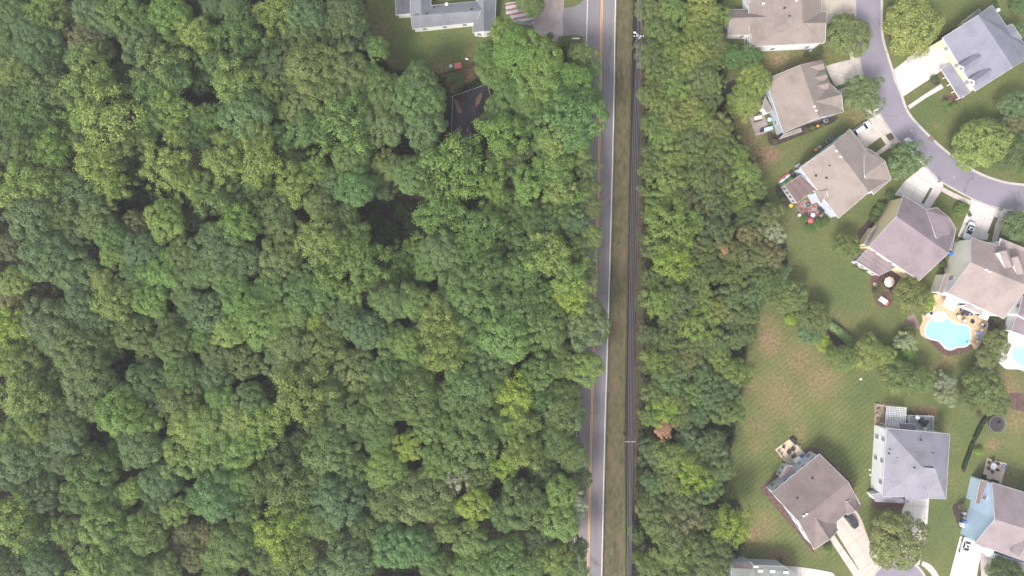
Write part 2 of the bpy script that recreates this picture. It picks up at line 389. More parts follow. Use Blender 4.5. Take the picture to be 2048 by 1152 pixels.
# residential street
EE = catmull([(1763,-300),(1761,0),(1762,69),(1773,111),(1783,142),(1801,193),(1818,232),(1863,280),(1898,310),(1935,337),(1985,360),(2048,372),(2200,380)], 8)
WW = catmull([(1713,-300),(1712,0),(1714,60),(1719,109),(1728,153),(1740,185),(1753,212),(1768,240),(1790,272),(1853,332),(1873,355),(1943,395),(1998,415),(2048,421),(2200,430)], 8)
def resample(l, n=70):
    pts = np.array(l); s = np.concatenate([[0], np.cumsum(np.hypot(*np.diff(pts, axis=0).T))]); u = np.linspace(0, s[-1], n)
    return list(zip(np.interp(u, s, pts[:, 0]), np.interp(u, s, pts[:, 1])))
EE = resample(EE); WW = resample(WW)
band('street', EE, WW, LAV)
def normoff(line, d):
    out = []
    for i, (x, y) in enumerate(line):
        a = line[max(i-1, 0)]; b = line[min(i+1, len(line)-1)]; dx, dy = b[0]-a[0], b[1]-a[1]; L = math.hypot(dx, dy) or 1
        out.append((x - dy / L * d, y + dx / L * d))
    return out
KERB = concrete('kerb concrete', (0.50, 0.455, 0.44), 0.3, 3.0)
def kerb(name, line, wpx):
    A = [P(*p) for p in line]; B = [P(*p) for p in normoff(line, wpx)]; mb = MB()
    for i in range(len(A)-1):
        q = [A[i], A[i+1], B[i+1], B[i]]
        mb.poly([(p.x, p.y, 0.13 if k in (2, 3) else 0.10) for k, p in enumerate(q)])
        mb.poly([(A[i].x, A[i].y, 0.0), (A[i+1].x, A[i+1].y, 0.0), (A[i+1].x, A[i+1].y, 0.10), (A[i].x, A[i].y, 0.10)])
        mb.poly([(B[i].x, B[i].y, 0.13), (B[i+1].x, B[i+1].y, 0.13), (B[i+1].x, B[i+1].y, 0.0), (B[i].x, B[i].y, 0.0)])
    return structure(name, mb, KERB)
kerb('kerb', EE, -4.5); kerb('kerb', WW, 3.5)
# cul-de-sac at the bottom edge
CC = [(1798 + 54*math.cos(a), 1176 + 54*math.sin(a)) for a in np.linspace(0, 2*math.pi, 49)[:-1]]
sheet('turning_circle', CC, LAV)
kerb('kerb', [(1798 + 54*math.cos(a), 1176 + 54*math.sin(a)) for a in np.linspace(math.pi, 2*math.pi, 30)], -4.5)

# concrete drives, walks and patios (layers)
CON = (0.60, 0.55, 0.52)
def conc(name, pts, rot, col=CON, size=3.0, o=(0, 0), sm=False): return sheet(name, pts, concrete(name + ' concrete', col, R(rot), size, o), sm)
conc('driveway', [(1636,-60),(1712,-60),(1712,30),(1696,40),(1655,48),(1640,20)], 0, (0.50, 0.44, 0.37), 3.6)
conc('driveway', [(1650,132),(1680,124),(1698,120),(1719,112),(1728,153),(1714,160),(1670,173)], 14, (0.56, 0.50, 0.46))
conc('pavement', [(1697,100),(1704,98),(1716,150),(1712,172),(1706,172),(1708,150)], 12, (0.52, 0.46, 0.42))
conc('garden_path', [(1677,180),(1712,165),(1714,172),(1681,188)], 14, (0.50, 0.43, 0.40))
conc('driveway', [(1704,263),(1735,240),(1741,231),(1752,214),(1768,240),(1790,272),(1797,279),(1795,286),(1752,313),(1746,306),(1728,302)], 35, (0.62, 0.55, 0.50))
conc('pavement', [(1732,221),(1738,217),(1770,262),(1790,282),(1784,288),(1762,266)], 55, (0.56, 0.49, 0.45))
sheet('grass_strip', [(1734,294),(1761,274),(1772,290),(1747,308)], grain('strip grass', (0.13, 0.135, 0.055), 0.25, 0.6, 0.95, 8))
sheet('mulch_bed', [(1771,271),(1783,266),(1788,276),(1778,282)], M['mulch'])
conc('driveway', [(1788,390),(1812,360),(1846,333),(1858,340),(1886,366),(1886,378),(1868,379),(1848,418),(1806,394)], 30, (0.64, 0.60, 0.58))
sheet('grass_strip', [(1842,406),(1860,375),(1865,377),(1847,409)], grain('strip grass', (0.12, 0.125, 0.06), 0.25, 0.6, 0.95, 8))
conc('garden_path', [(1848,418),(1870,372),(1885,372),(1881,384),(1855,423)], 30, (0.62, 0.55, 0.54))
conc('pavement', [(1881,372),(1908,386),(1941,401),(1941,410),(1908,396),(1879,381)], 25, (0.58, 0.51, 0.49))
conc('driveway', [(1915,474),(1928,440),(1942,408),(1941,396),(1998,417),(2015,421),(2012,434),(1998,434),(1985,447),(1974,480)], 20, (0.66, 0.61, 0.60))
sheet('grass_strip', [(1974,467),(1988,433),(1995,436),(1984,470)], grain('strip grass', (0.12, 0.11, 0.06), 0.25, 0.6, 0.95, 8))
conc('garden_path', [(1984,482),(1990,450),(1998,432),(2008,437),(1994,482)], 20, (0.60, 0.53, 0.52))
conc('pavement', [(2006,423),(2048,437),(2200,450),(2200,458),(2046,444),(2004,434)], 15, (0.58, 0.51, 0.49))
conc('driveway', [(1783,143),(1815,118),(1862,92),(1892,134),(1850,165),(1806,196),(1790,165)], -32, (0.64, 0.62, 0.60))
conc('garden_path', [(1815,212),(1850,188),(1882,168),(1887,176),(1850,197),(1820,218)], -32, (0.62, 0.56, 0.54))
conc('garden_path', [(1812,130),(1840,110),(1856,96),(1840,100),(1815,115)], -32, (0.50, 0.44, 0.42))
sheet('grass_strip', [(1806,193),(1853,162),(1864,174),(1816,209)], grain('strip grass', (0.13, 0.14, 0.055), 0.25, 0.6, 0.95, 8))
conc('driveway', [(1671,1046),(1693,1026),(1713,1022),(1723,1040),(1737,1078),(1745,1100),(1762,1124),(1748,1150),(1738,1170),(1722,1160),(1717,1138),(1672,1064)], 53, (0.58, 0.51, 0.46), 3.4)
conc('garden_path', [(1658,1077),(1668,1070),(1714,1136),(1735,1165),(1718,1175),(1706,1150)], 53, (0.58, 0.51, 0.47))
conc('driveway', [(1816,994),(1858,996),(1853,1069),(1838,1130),(1796,1128),(1804,1020)], 2, (0.62, 0.58, 0.56))
conc('pavement', catmull([(1845,1122),(1862,1130),(1878,1152),(1895,1190)], 5) + catmull([(1885,1195),(1868,1158),(1855,1140),(1842,1130)], 5), 40, (0.58, 0.52, 0.50))
conc('driveway', [(1920,1072),(1968,1088),(1958,1125),(1953,1152),(1935,1240),(1875,1240),(1899,1152)], 14, (0.64, 0.59, 0.58))
conc('garden_path', [(1960,1098),(1985,1104),(1975,1160),(1962,1160)], 14, (0.52, 0.46, 0.45))
conc('driveway', catmull([(1572,1132),(1600,1134),(1650,1142),(1670,1152),(1680,1200)], 4) + [(1580,1200)], 5, (0.62, 0.58, 0.56))
# mulch beds
ZB = [0.006]
def bed(pts, dark=False):
    ZB[0] += 0.0008; sheet('mulch_bed', pts, M['darkmulch' if dark else 'mulch'], True, 5, thick=ZB[0])
bed([(1535,262),(1538,285),(1552,290),(1600,272),(1668,244),(1668,232),(1610,250),(1560,268)], True)
bed([(1523,973),(1545,952),(1560,934),(1578,925),(1600,912),(1612,897),(1630,895),(1643,906),(1695,955),(1712,985),(1722,1012),(1714,1022),(1690,1000),(1600,1000),(1629,1101),(1612,1088),(1585,1055),(1545,1008),(1526,985)])
bed([(1748,1000),(1790,1004),(1812,1012),(1790,1022),(1750,1018)])
bed([(1716,462),(1728,450),(1748,425),(1760,406),(1776,395),(1770,412),(1745,455),(1722,488)], True)
bed([(1700,512),(1712,528),(1735,545),(1757,556),(1765,548),(1735,536),(1712,516)])
bed([(1740,555),(1757,548),(1790,530),(1806,552),(1800,585),(1778,612),(1755,610),(1745,580)])
bed([(1842,671),(1858,683),(1884,706),(1903,711),(1926,705),(1946,696),(1943,683),(1900,680),(1860,660),(1840,655)])
ZB[0] += .0008; sheet('mulch_bed', [(1806,652),(1813,640),(1820,622),(1827,612),(1830,630),(1838,648),(1840,660),(1828,655)], grain('bark chips', (0.27,0.205,0.18), .35, 1.2, .95, 8), True, 5, thick=ZB[0])
bed([(1640,655),(1658,640),(1680,650),(1706,680),(1706,700),(1690,702),(1660,682)], True)
bed([(1925,196),(1922,201),(1905,202),(1888,200),(1886,190),(1910,192)])
bed([(1554,368),(1552,385),(1570,412),(1585,412),(1570,385)], True)
bed([(1862,88),(1880,72),(1905,60),(1895,72),(1870,92)], True)
bed([(1860,150),(1872,148),(1880,165),(1868,170)], True)
bed([(1905,1012),(1925,1005),(1935,1030),(1920,1055),(1912,1040)], True)
bed([(1966,1130),(2010,1128),(2060,1150),(2060,1200),(1966,1180)], True)
bed([(2010,640),(2020,650),(2005,690),(1990,700),(1980,670),(1975,640)], True)
bed([(2005,792),(2040,785),(2060,800),(2050,822),(2020,815)])
bed([(1485,190),(1475,160),(1440,180),(1450,250),(1470,235)], True)
# ------------------------------------------------------------------ houses
def inset(loop, d):
    """move a closed xyz loop inwards horizontally by d"""
    n = len(loop); area = sum(loop[i].x*loop[(i+1)%n].y - loop[(i+1)%n].x*loop[i].y for i in range(n))
    s = 1 if area > 0 else -1; out = []
    for i in range(n):
        a, b, c = loop[i-1], loop[i], loop[(i+1) % n]
        e1 = Vector((b.x-a.x, b.y-a.y)); e2 = Vector((c.x-b.x, c.y-b.y))
        if e1.length < 1e-6 or e2.length < 1e-6: out.append(b.copy()); continue
        e1.normalize(); e2.normalize(); n1 = Vector((-e1.y, e1.x))*s; n2 = Vector((-e2.y, e2.x))*s
        m = n1 + n2; L = m.length
        if L < 0.3: m = n1; k = 1
        else: m /= L; k = min(1.0/max(0.4, m.dot(n1)), 2.2)
        out.append(Vector((b.x + m.x*d*k, b.y + m.y*d*k, b.z)))
    return out
class House:
    def __init__(s, label, wallmat, roofmat, at, cat='house', name='house', trim=None):
        o = P(*at); s.org = (o.x, o.y, 0); s.root = thing(name, label, cat, s.org)
        s.wm, s.rm = wallmat, roofmat; s.tm = trim or M['trim']
    def b(s, mb, name, mat, parent=None): 
        o = mb.build(name, mat, parent or s.root, s.org); fix_normals(o); return o
    def roof(s, verts, faces, loop, walls=True, over=0.35, base=0.0, skip=(), roofname='roof', wallname='wall', thick=0.16, rm=None, wm=None, fascia=True, wins=None, winskip=(), storeys=None, dens=4.2):
        V = [P(*v) for v in verts]
        mb = MB(); n = len(V); mb.v = [tuple(v) for v in V] + [(v.x, v.y, v.z - thick) for v in V]
        for f in faces:
            mb.f.append(list(f)); mb.f.append([i + n for i in reversed(f)])
        L = len(loop)
        for i in range(L):
            a, b = loop[i], loop[(i+1) % L]; mb.f.append([a, b, b + n, a + n])
        ro = s.b(mb, roofname, rm or s.rm)
        lp = [V[i] for i in loop]
        if fascia:
            out = inset(lp, -0.05); mb = MB()
            for i in range(L):
                a, b = out[i], out[(i+1) % L]; ai, bi = lp[i], lp[(i+1) % L]
                q = [Vector((p.x, p.y, p.z + dz)) for p, dz in ((a, .02), (b, .02), (b, -.22), (a, -.22), (ai, .02), (bi, .02), (bi, -.22), (ai, -.22))]
                k = len(mb.v); mb.v += [tuple(p) for p in q]
                mb.f += [[k, k+1, k+2, k+3], [k, k+4, k+5, k+1], [k+3, k+2, k+6, k+7]]
            s.b(mb, 'gutter', s.tm, ro)
        if walls:
            iw = inset(lp, over); mb = MB()
            for i in range(L):
                if i in skip: continue
                a, b = iw[i], iw[(i+1) % L]
                mb.poly([(a.x, a.y, base), (b.x, b.y, base), (b.x, b.y, b.z - thick*0.6), (a.x, a.y, a.z - thick*0.6)])
            wo = s.b(mb, wallname, wm or s.wm)
            cen = sum(iw, Vector()) / L
            for i in range(L):
                if i in skip or i in winskip or wins == 0: continue
                a, b = iw[i], iw[(i+1) % L]; d = Vector((b.x-a.x, b.y-a.y, 0)); ln = d.length
                top = min(a.z, b.z) - base
                if ln < 2.2 or top < 2.0: continue
                d.normalize(); nn = Vector((d.y, -d.x, 0))
                area = sum(iw[j].x*iw[(j+1)%L].y - iw[(j+1)%L].x*iw[j].y for j in range(L))
                if area < 0: nn = -nn
                k = max(1, int(ln / dens)); st = 1 if top < 4.6 else 2
                if storeys: st = storeys
                for fl in range(st):
                    for j in range(k):
                        if st == 2 and fl == 0 and (j % 3 == 2): continue
                        p = a + (b - a) * ((j + 0.5) / k); p.z = base + 1.6 + fl * 2.7
                        s.window(p, d, nn, 0.95 if dens > 2 else dens*.62, 1.35 if fl else 1.5)
        return ro
    def window(s, p, d, nn, w_, h_, parent=None):
        f = MB(); g = MB(); q = p + nn * 0.04
        def quadbox(mb, ww, hh, t0, t1):
            c = [p + d * (sx*ww/2) + Vector((0, 0, sz*hh/2)) + nn * tt for tt in (t0, t1) for sx, sz in ((-1,-1),(1,-1),(1,1),(-1,1))]
            k = len(mb.v); mb.v += [tuple(x) for x in c]
            mb.f += [[k+3,k+2,k+1,k],[k+4,k+5,k+6,k+7]] + [[k+i, k+(i+1)%4, k+4+(i+1)%4, k+4+i] for i in range(4)]
        quadbox(f, w_+.26, h_+.26, -0.02, 0.06); quadbox(g, w_, h_, 0.0, 0.075)
        fo = s.b(f, 'window', s.tm, parent); s.b(g, 'pane', M['glass'], fo)
    def gable(s, c0, c1, c2, c3, r0, r1, **kw):
        """eave corners c0-c1 (one side) and c2-c3 (the other), ridge r0 (between c0,c3) r1 (between c1,c2)"""
        return s.roof([c0, c1, r1, c2, c3, r0], [[0,1,2,5],[5,2,3,4]], [0,1,2,3,4,5], **kw)
    def hip(s, c0, c1, c2, c3, r0, r1, **kw):
        """r0 near edge c3-c0, r1 near edge c1-c2"""
        return s.roof([c0, c1, c2, c3, r0, r1], [[0,1,5,4],[1,2,5],[2,3,4,5],[3,0,4]], [0,1,2,3], **kw)
    def shed(s, *c, **kw): return s.roof(list(c), [list(range(len(c)))], list(range(len(c))), **kw)
    def vent(s, px, py, h, white=False):
        p = P(px, py, h)
        mb = MB().bar((p.x, p.y, h - 0.4), (p.x, p.y, h + 0.35), 0.14 if white else 0.11, 8)
        if white: mb.box((p.x, p.y, h + 0.42), (0.55, 0.4, 0.12))
        s.b(mb, 'roof_vent', M['white' if white else 'black'])
    def slope_vent(s, px, py, h):
        p = P(px, py, h); s.b(MB().box((p.x, p.y, h), (0.45, 0.3, 0.3)), 'roof_vent', M['black'])
    def dormer(s, tip, front, halfw, rz_, hbase, hr, wallm=None, window=True):
        """small gable dormer: tip = inner ridge end px, front = outer ridge end px, heights hr (ridge) / hbase (eave)"""
        A = P(*tip, hr); B = P(*front, hr); d = Vector((B.x-A.x, B.y-A.y, 0)); d.normalize(); n = Vector((d.y, -d.x, 0))
        def mk(p, z): return Vector((p.x, p.y, z))
        e0 = mk(A - n*halfw, hbase); e1 = mk(B - n*halfw, hbase); e2 = mk(B + n*halfw, hbase); e3 = mk(A + n*halfw, hbase)
        inner = A - d * 0.0
        V = [e0, e1, B, e2, e3, A]; mb = MB()
        mb.v = [tuple(v) for v in V] + [(v.x, v.y, v.z-0.12) for v in V]
        mb.f = [[0,1,2,5],[5,2,3,4],[11,8,7,6],[10,9,8,11],[0,1,7,6],[1,2,8,7],[2,3,9,8],[3,4,10,9]]
        ro = s.b(mb, 'dormer_roof', s.rm)
        w0 = B - n*(halfw-.15) - d*.2; w1 = B + n*(halfw-.15) - d*.2; zb = hbase - rz_
        mb = MB(); mb.poly([(w0.x, w0.y, zb), (w1.x, w1.y, zb), (w1.x, w1.y, hbase-.1), (B.x-d.x*.2, B.y-d.y*.2, hr-.15), (w0.x, w0.y, hbase-.1)])
        i0 = A - n*(halfw-.15); i1 = A + n*(halfw-.15)
        mb.poly([(w1.x, w1.y, zb), (i1.x, i1.y, zb), (i1.x, i1.y, hbase-.1), (w1.x, w1.y, hbase-.1)])
        mb.poly([(w0.x, w0.y, zb), (w0.x, w0.y, hbase-.1), (i0.x, i0.y, hbase-.1), (i0.x, i0.y, zb)])
        wo = s.b(mb, 'dormer_wall', wallm or M['white'])
        if window:
            c = B - d*.2; c = Vector((c.x, c.y, hbase - 0.45)); s.window(c, -n, d, 0.75, 0.95, wo)
TAUPE = (0.285, 0.240, 0.218); 
W_WHITE = siding('white siding', (0.92, 0.92, 0.95)); W_BLUE = siding('pale blue grey siding', (0.60, 0.68, 0.78)); W_GREYB = siding('grey blue siding', (0.44, 0.50, 0.56))
W_YEL = siding('butter yellow siding', (0.93, 0.76, 0.48)); W_PALE = siding('pale grey siding', (0.88, 0.89, 0.90)); W_SKY = siding('sky blue siding', (0.56, 0.73, 0.92))
W_BRICK = grain('red brown brick', (0.30, 0.16, 0.12), 0.3, 3)
# --- ranch house, top of the photo
h = House('long grey-roofed white ranch house at the top of the wood clearing', W_WHITE, shingle('slate grey shingles', (0.225, 0.232, 0.26), 0.1), (900, 40), name='ranch_house')
e, r_ = 3.0, 5.0
h.gable((825,58,e),(950,45,e),(990,-1,e),(862,11,e),(821.5,32,r_),(962,21,r_+.02), winskip=(1,))
h.gable((820,-60,e),(821,34,e),(862,24,e),(861,-60,e),(842,-60,r_),(842,29,r_), winskip=(1,2))
h.gable((952,2,e),(945,65,e),(989,62,e),(992,0,e),(967,-5,r_+.05),(967.6,62,r_+.05))
h.roof([(791,-40,2.9),(792,30,2.9),(820,27,3.1),(820,-40,3.1)], [[0,1,2,3]], [0,1,2,3], rm=shingle('dark grey porch shingles', (0.115,0.115,0.135)), roofname='porch_roof', wins=0)
for q in ((868,14,4.4),(943,18,4.8),(853,27,4.9)): h.slope_vent(*q)
p = P(893, 9, 3.6); h.b(MB().lathe((p.x,p.y,p.z), [(.05,0),(.35,.12),(.42,.2),(.38,.2),(.05,.05)], 12), 'satellite_dish', M['white'])
# metal shed
m, t, b = newmat('rusted corrugated metal'); v = wpos(t, R(80)); sp = N(t,'SeparateXYZ'); t.links.new(v, sp.inputs[0])
f = math_(t,'PINGPONG', sp.outputs[0], 0.62)
c = mix(t, math_(t,'GREATER_THAN', math_(t,'ADD', f, math_(t,'MULTIPLY', noise(t, v, 1.2, 3), 0.35)), 0.52), (0.42,0.42,0.45), ramp(t, noise(t, v, 2.0, 5), [(0.3,(0.20,0.075,0.05)),(0.7,(0.32,0.17,0.14))]))
t.links.new(c, b.inputs['Base Color']); b.inputs['Roughness'].default_value = 0.6
RUST = m
h = House('low metal shed with rust-striped roof beside the gravel yard', W_GREYB, RUST, (1040, 20), cat='shed', name='metal_shed')
h.roof([(1011,6,2.5),(1012,36,2.5),(1068,47,2.7),(1068,24,2.7),(1046,1,2.6)], [[0,1,2,3,4]], [0,1,2,3,4], over=.25, wins=0, fascia=False)
# dark-roofed house hidden in the trees
h = House('dark-roofed house half hidden under trees, brown leaf litter on its roof', grain('old brick', (0.2,0.12,0.1)), shingle('almost black shingles', (0.035,0.033,0.042)), (945, 225), name='hidden_house')
h.hip((905,193,3),(903,290,3),(995,252,3),(975,168,3),(947,212,5.2),(949,218,5.2))
LIT = grain('leaf litter', (0.17,0.095,0.07), 0.35, 1.2)
for pts in ([(906,197,3.3),(914,200,3.5),(925,225,3.9),(938,252,3.9),(936,268,3.6),(926,250,3.7),(914,222,3.5)], [(962,185,3.8),(965,190,4.0),(960,205,4.5),(951,216,5.1),(950,212,5.1),(952,196,4.5)]):
    V = [P(a, b_, z_ + .12) for a, b_, z_ in pts]; mb = MB(); mb.poly([tuple(q) for q in V]); mb.poly([(q.x,q.y,q.z-.1) for q in reversed(V)])
    for i in range(len(V)):
        a, b_ = V[i], V[(i+1) % len(V)]; mb.poly([tuple(a), (a.x,a.y,a.z-.1), (b_.x,b_.y,b_.z-.1), tuple(b_)])
    h.b(mb, 'leaf_litter', LIT)
h.vent(929, 194, 4.2, False); h.vent(963, 207, 4.6)
# --- H1
ROOF1 = shingle('taupe shingles one', TAUPE, 0.0)
h = House('brown-roofed house beside the street at the top, west wing and white south wall', W_WHITE, ROOF1, (1570, 40))
e, r_ = 5.0, 8.2
h.hip((1493,-90,e),(1500,93,e),(1647,86,e),(1638,-90,e),(1600,-50,r_),(1606,46,r_))
h.gable((1454,19,3.6),(1520,19,3.6),(1520,69,3.6),(1456,70,3.6),(1461.6,36,6.2),(1548,33,6.2), winskip=(1,2))
h.gable((1615,23,e+.05),(1653,24,e+.05),(1650,84,e+.05),(1615,84,e+.05),(1607,46,r_-.1),(1652,45.5,7.4))
for q in ((1526,8,6.2),(1592,2,7.9)): h.vent(*q, True)
for q in ((1569,16,7.3),(1579,32,7.4),(1593,38,7.6)): h.slope_vent(*q)
# --- H2
h = House('taupe-roofed house with a row of small front gables and slate blue back wall', W_GREYB, shingle('taupe shingles two', mul(TAUPE, 1.02), 0.3), (1610, 190))
e, r_ = 4.6, 7.6
h.roof([(1541,155,e),(1534,168.6,e),(1567,266,e),(1638,235,r_),(1687,224,e),(1683.5,190,e),(1659,168,e),(1650,140,e),(1644,120,e),(1601,130,r_)],
       [[0,1,2,3,9],[9,3,4,5,6,7,8]], [0,1,2,3,4,5,6,7,8,9])
h.gable((1636,177,e),(1660,167,e),(1684.5,221,e),(1645,232,e),(1634,202,7.2),(1683.5,188.5,7.2))
for a, b_ in (((1608,136),(1649,127)), ((1616,158),(1654,149)), ((1619,175),(1659,166))): h.dormer(a, b_, 1.15, .4, 5.6, 6.5, window=False)
h.shed((1566,269,2.9),(1560,277,2.7),(1603,263,2.7),(1601,256,2.9), roofname='porch_roof', over=.15, wins=0)
h.shed((1530,193,3.2),(1526,215,3.0),(1534,226,3.0),(1545,222,3.4), roofname='bay_roof', over=.1, storeys=1, wallname='bay_wall', wm=M['white'])
for q in ((1627,214,7.4),(1631,222,7.4)): h.vent(*q, True)
h.slope_vent(1574,158,6.0)
# --- H3
h = House('taupe-roofed pale blue house with back porch, kayaks along its side', W_BLUE, shingle('taupe shingles three', mul(TAUPE, 1.1), 0.7), (1685, 350))
e, r_ = 5.0, 8.2
h.roof([(1666.7,289,r_),(1600,335,e),(1677,436,e),(1738,384,r_),(1781,359,e),(1729.6,298,e),(1700,258,e)], [[0,1,2,3],[0,3,4,5,6]], [0,1,2,3,4,5,6])
h.gable((1728,300,e+.05),(1742,300,e+.05),(1782,359,e+.05),(1747,389,e+.05),(1729,351,7.9),(1770,322,7.6), winskip=(0,3))
h.shed((1569,371,2.9),(1594,406,2.9),(1632,378,3.3),(1601,350,3.3), roofname='porch_roof', rm=shingle('brown porch shingles', (0.20,0.145,0.14)), over=.12, wallname='porch_wall', wm=M['white'], dens=1.25, storeys=1)
h.gable((1627,381,4.9),(1642,409,4.9),(1656,402,4.9),(1652,378,4.9),(1633,383,5.0),(1656,380,6.2), wins=0)
for q in ((1671,303,7.7),(1680,314,7.9)): h.vent(*q, True)
for q in ((1659,331,6.9),(1653,356,6.4),(1632,352,6.0)): h.slope_vent(*q)
# --- H4
MAUVE = shingle('mauve brown shingles', (0.262, 0.212, 0.236), 1.0)
h = House('mauve-roofed butter yellow house with sunroom and round-umbrella patio', W_YEL, MAUVE, (1820, 480))
e, r_ = 6.0, 9.4
h.roof([(1807,390.6,e),(1793,433,r_),(1737.6,493,e),(1838.5,561,e),(1897,506,r_),(1912,458,e),(1853.7,420,e)], [[0,1,4,5,6],[1,2,3,4]], [0,1,2,3,4,5,6], winskip=(0,1))
h.gable((1852,420,e+.05),(1873,415,e+.05),(1912,458,e+.05),(1903,500,e+.05),(1872,475,8.9),(1898,435,8.7), winskip=(0,3))
h.shed((1727,488,3.4),(1734,492,3.8),(1755,457,3.8),(1750,453,3.4), over=.1, roofname='side_roof', wins=0)
h.shed((1736.5,497,3.6),(1792,535,3.6),(1757,551,3.1),(1712.7,523,3.1), over=.12, roofname='sunroom_roof', wallname='sunroom_wall', wm=M['white'], dens=1.25, storeys=1)
for q in ((1815,458,8.2),(1822,491,7.6),(1837,508,7.2)): h.slope_vent(*q)
for q in ((1869,496,8.9),(1878,502,8.9)): h.slope_vent(*q)
# --- H5
h = House('sandy-pink-roofed pale grey house behind the turquoise pool', W_PALE, shingle('sandy pink shingles', (0.350, 0.286, 0.272), 1.2), (1970, 560))
e, r_ = 6.0, 9.4
h.roof([(1942,475,e),(1942,525,r_),(1895.5,586,e),(2007.5,637,e),(2058,573,r_),(2080,524,e),(2070,505,e+.5),(2001,477,e+.5),(1999,493,e)],
       [[0,1,8],[1,2,3,4],[1,4,5,6,7,8]], [0,1,2,3,4,5,6,7,8], winskip=(0,))
h.dormer((2024,534),(2012,501),1.0,2.4,8.9,9.6, window=False); h.dormer((2048,547),(2036,513),1.0,2.4,8.9,9.6, window=False)
h.shed((1877,584,3.6),(1885,587,4.2),(1899,548,4.2),(1890,548,3.6), over=.1, roofname='side_roof', wins=0)
h.shed((1932,609,3.3),(1928,614,3.0),(1962,629,3.0),(1967,622,3.3), over=.1, roofname='porch_roof', wins=0, wm=M['white'])
for q in ((1970,540,9.0),(1977,544,9.0)): h.vent(*q, True)
for q in ((1963,569,7.8),(2018,602,7.2)): h.slope_vent(*q)
# --- H6
h = House('grey hip-roofed white house with white pergola and back deck', W_WHITE, shingle('pale grey shingles', (0.285, 0.278, 0.330), 0.0), (1825, 925))
e, r_ = 6.0, 9.6
h.hip((1773,856.5,e),(1764.6,992,e),(1892,998,e),(1899.6,868,e),(1844,934,r_),(1870,937,r_))
h.roof([(1800,958,7.2),(1812,1000,e+.1),(1856,998,e+.1),(1858,955,7.5),(1822,950,8.6),(1838,940,9.2)], [[0,1,4],[1,2,4],[2,3,5,4],[0,4,5,3]], [0,1,2,3], walls=False, fascia=False)
h.shed((1743,990,3.0),(1752,1003,3.0),(1819,1006,3.0),(1819,990,3.4),(1762,986,3.4), over=.2, roofname='porch_roof', wins=0)
p = P(1801, 996, 4.4); h.b(MB().lathe((p.x,p.y,0), [(1.15,0),(1.15,3.9),(1.45,3.9),(1.4,4.1),(.05,5.9)], 12), 'turret', shingle('turret shingles', (0.2,0.19,0.25)))
h.shed((1798,846,3.3),(1799,858,3.6),(1832,860,3.6),(1832,849,3.3), over=.1, roofname='rear_roof', wins=0, rm=shingle('purple grey shingles', (0.22,0.18,0.23)))
for q in ((1780,898,6.4),(1778,907,6.4),(1795,915,7.1),(1804,931,7.5),(1829,935,8.9),(1842,880,7.2),(1833,904,8.0),(1865,906,8.0)): h.slope_vent(*q)
p0, p1 = P(1848,934,r_), P(1866,935,r_); h.b(MB().bar(tuple(p0), tuple(p1), .12, 5), 'ridge_cap', M['black'])
# --- H7
ROOF7 = shingle('dark taupe shingles', (0.232, 0.188, 0.182), -0.6)
ROOF7B = ROOF7
h = House('dark taupe-roofed pale blue house in the mown field, black car in its drive', siding('icy blue siding', (0.70,0.76,0.86)), ROOF7, (1635, 1000))
e, r_ = 5.2, 8.4
h.roof([(1639,908,e),(1544,985.5,e),(1597,1042.5,r_),(1628,1098,e),(1674,1061,e),(1674,1043,e+.3),(1691,1028,e+.3),(1720,1010,e),(1697,965,r_)],
       [[0,1,2,8],[2,3,4,5,6,7,8]], [0,1,2,3,4,5,6,7,8], dens=2.8)
h.gable((1610,1060,e+.04),(1628,1099,e+.04),(1676,1060,e+.04),(1668,1030,e+.3),(1632,1037,7.6),(1659,1079,7.4), winskip=(0,3))
h.gable((1682,1005,e+1),(1695,1030,e+.04),(1721,1010,e+.04),(1712,990,e+1),(1696,1003,7.2),(1712,1022,7.0), winskip=(0,3))
h.shed((1560,956,3.2),(1566,957,3.6),(1588,936,3.6),(1585,932,3.2),(1573,932,3.2), over=.1, roofname='bay_roof', wallname='bay_wall', storeys=1, dens=1.4)
for q in ((1606,1031,8.1),(1612,1027,8.1)): h.vent(*q, True)
for q in ((1595,996,6.9),(1625,957,6.6)): h.slope_vent(*q)
# --- H8
h = House('mauve-roofed sky blue house in the bottom right corner', W_SKY, shingle('pink mauve shingles', (0.31, 0.26, 0.275), 1.2), (2000, 1040))
e, r_ = 6.0, 9.4
h.roof([(1984,965,e),(1990,1039,r_),(1950,1087,e),(2120,1148,e),(2150,1088,r_),(2140,1012,e)], [[0,1,4,5],[1,2,3,4]], [0,1,2,3,4,5], winskip=(1,))
h.shed((1961,960,3.6),(1951,1006,3.6),(1959,1008,4.4),(1976,963,4.4), over=.1, roofname='side_roof', wins=0, rm=shingle('brown side shingles', (0.27,0.21,0.21)))
h.shed((1967,1096,3.0),(1972,1112,2.8),(1985,1117,2.8),(1988,1100,3.0), over=.15, roofname='portico_roof', wm=M['white'], rm=M['white'], wins=0)
h.shed((1990,1108,3.4),(1990,1122,3.0),(2120,1170,3.0),(2120,1150,3.4), over=.2, roofname='porch_roof', wins=0)
h.dormer((2050,1085),(2036,1112),1.2,1.2,7.4,8.4, wallm=W_SKY, window=False)
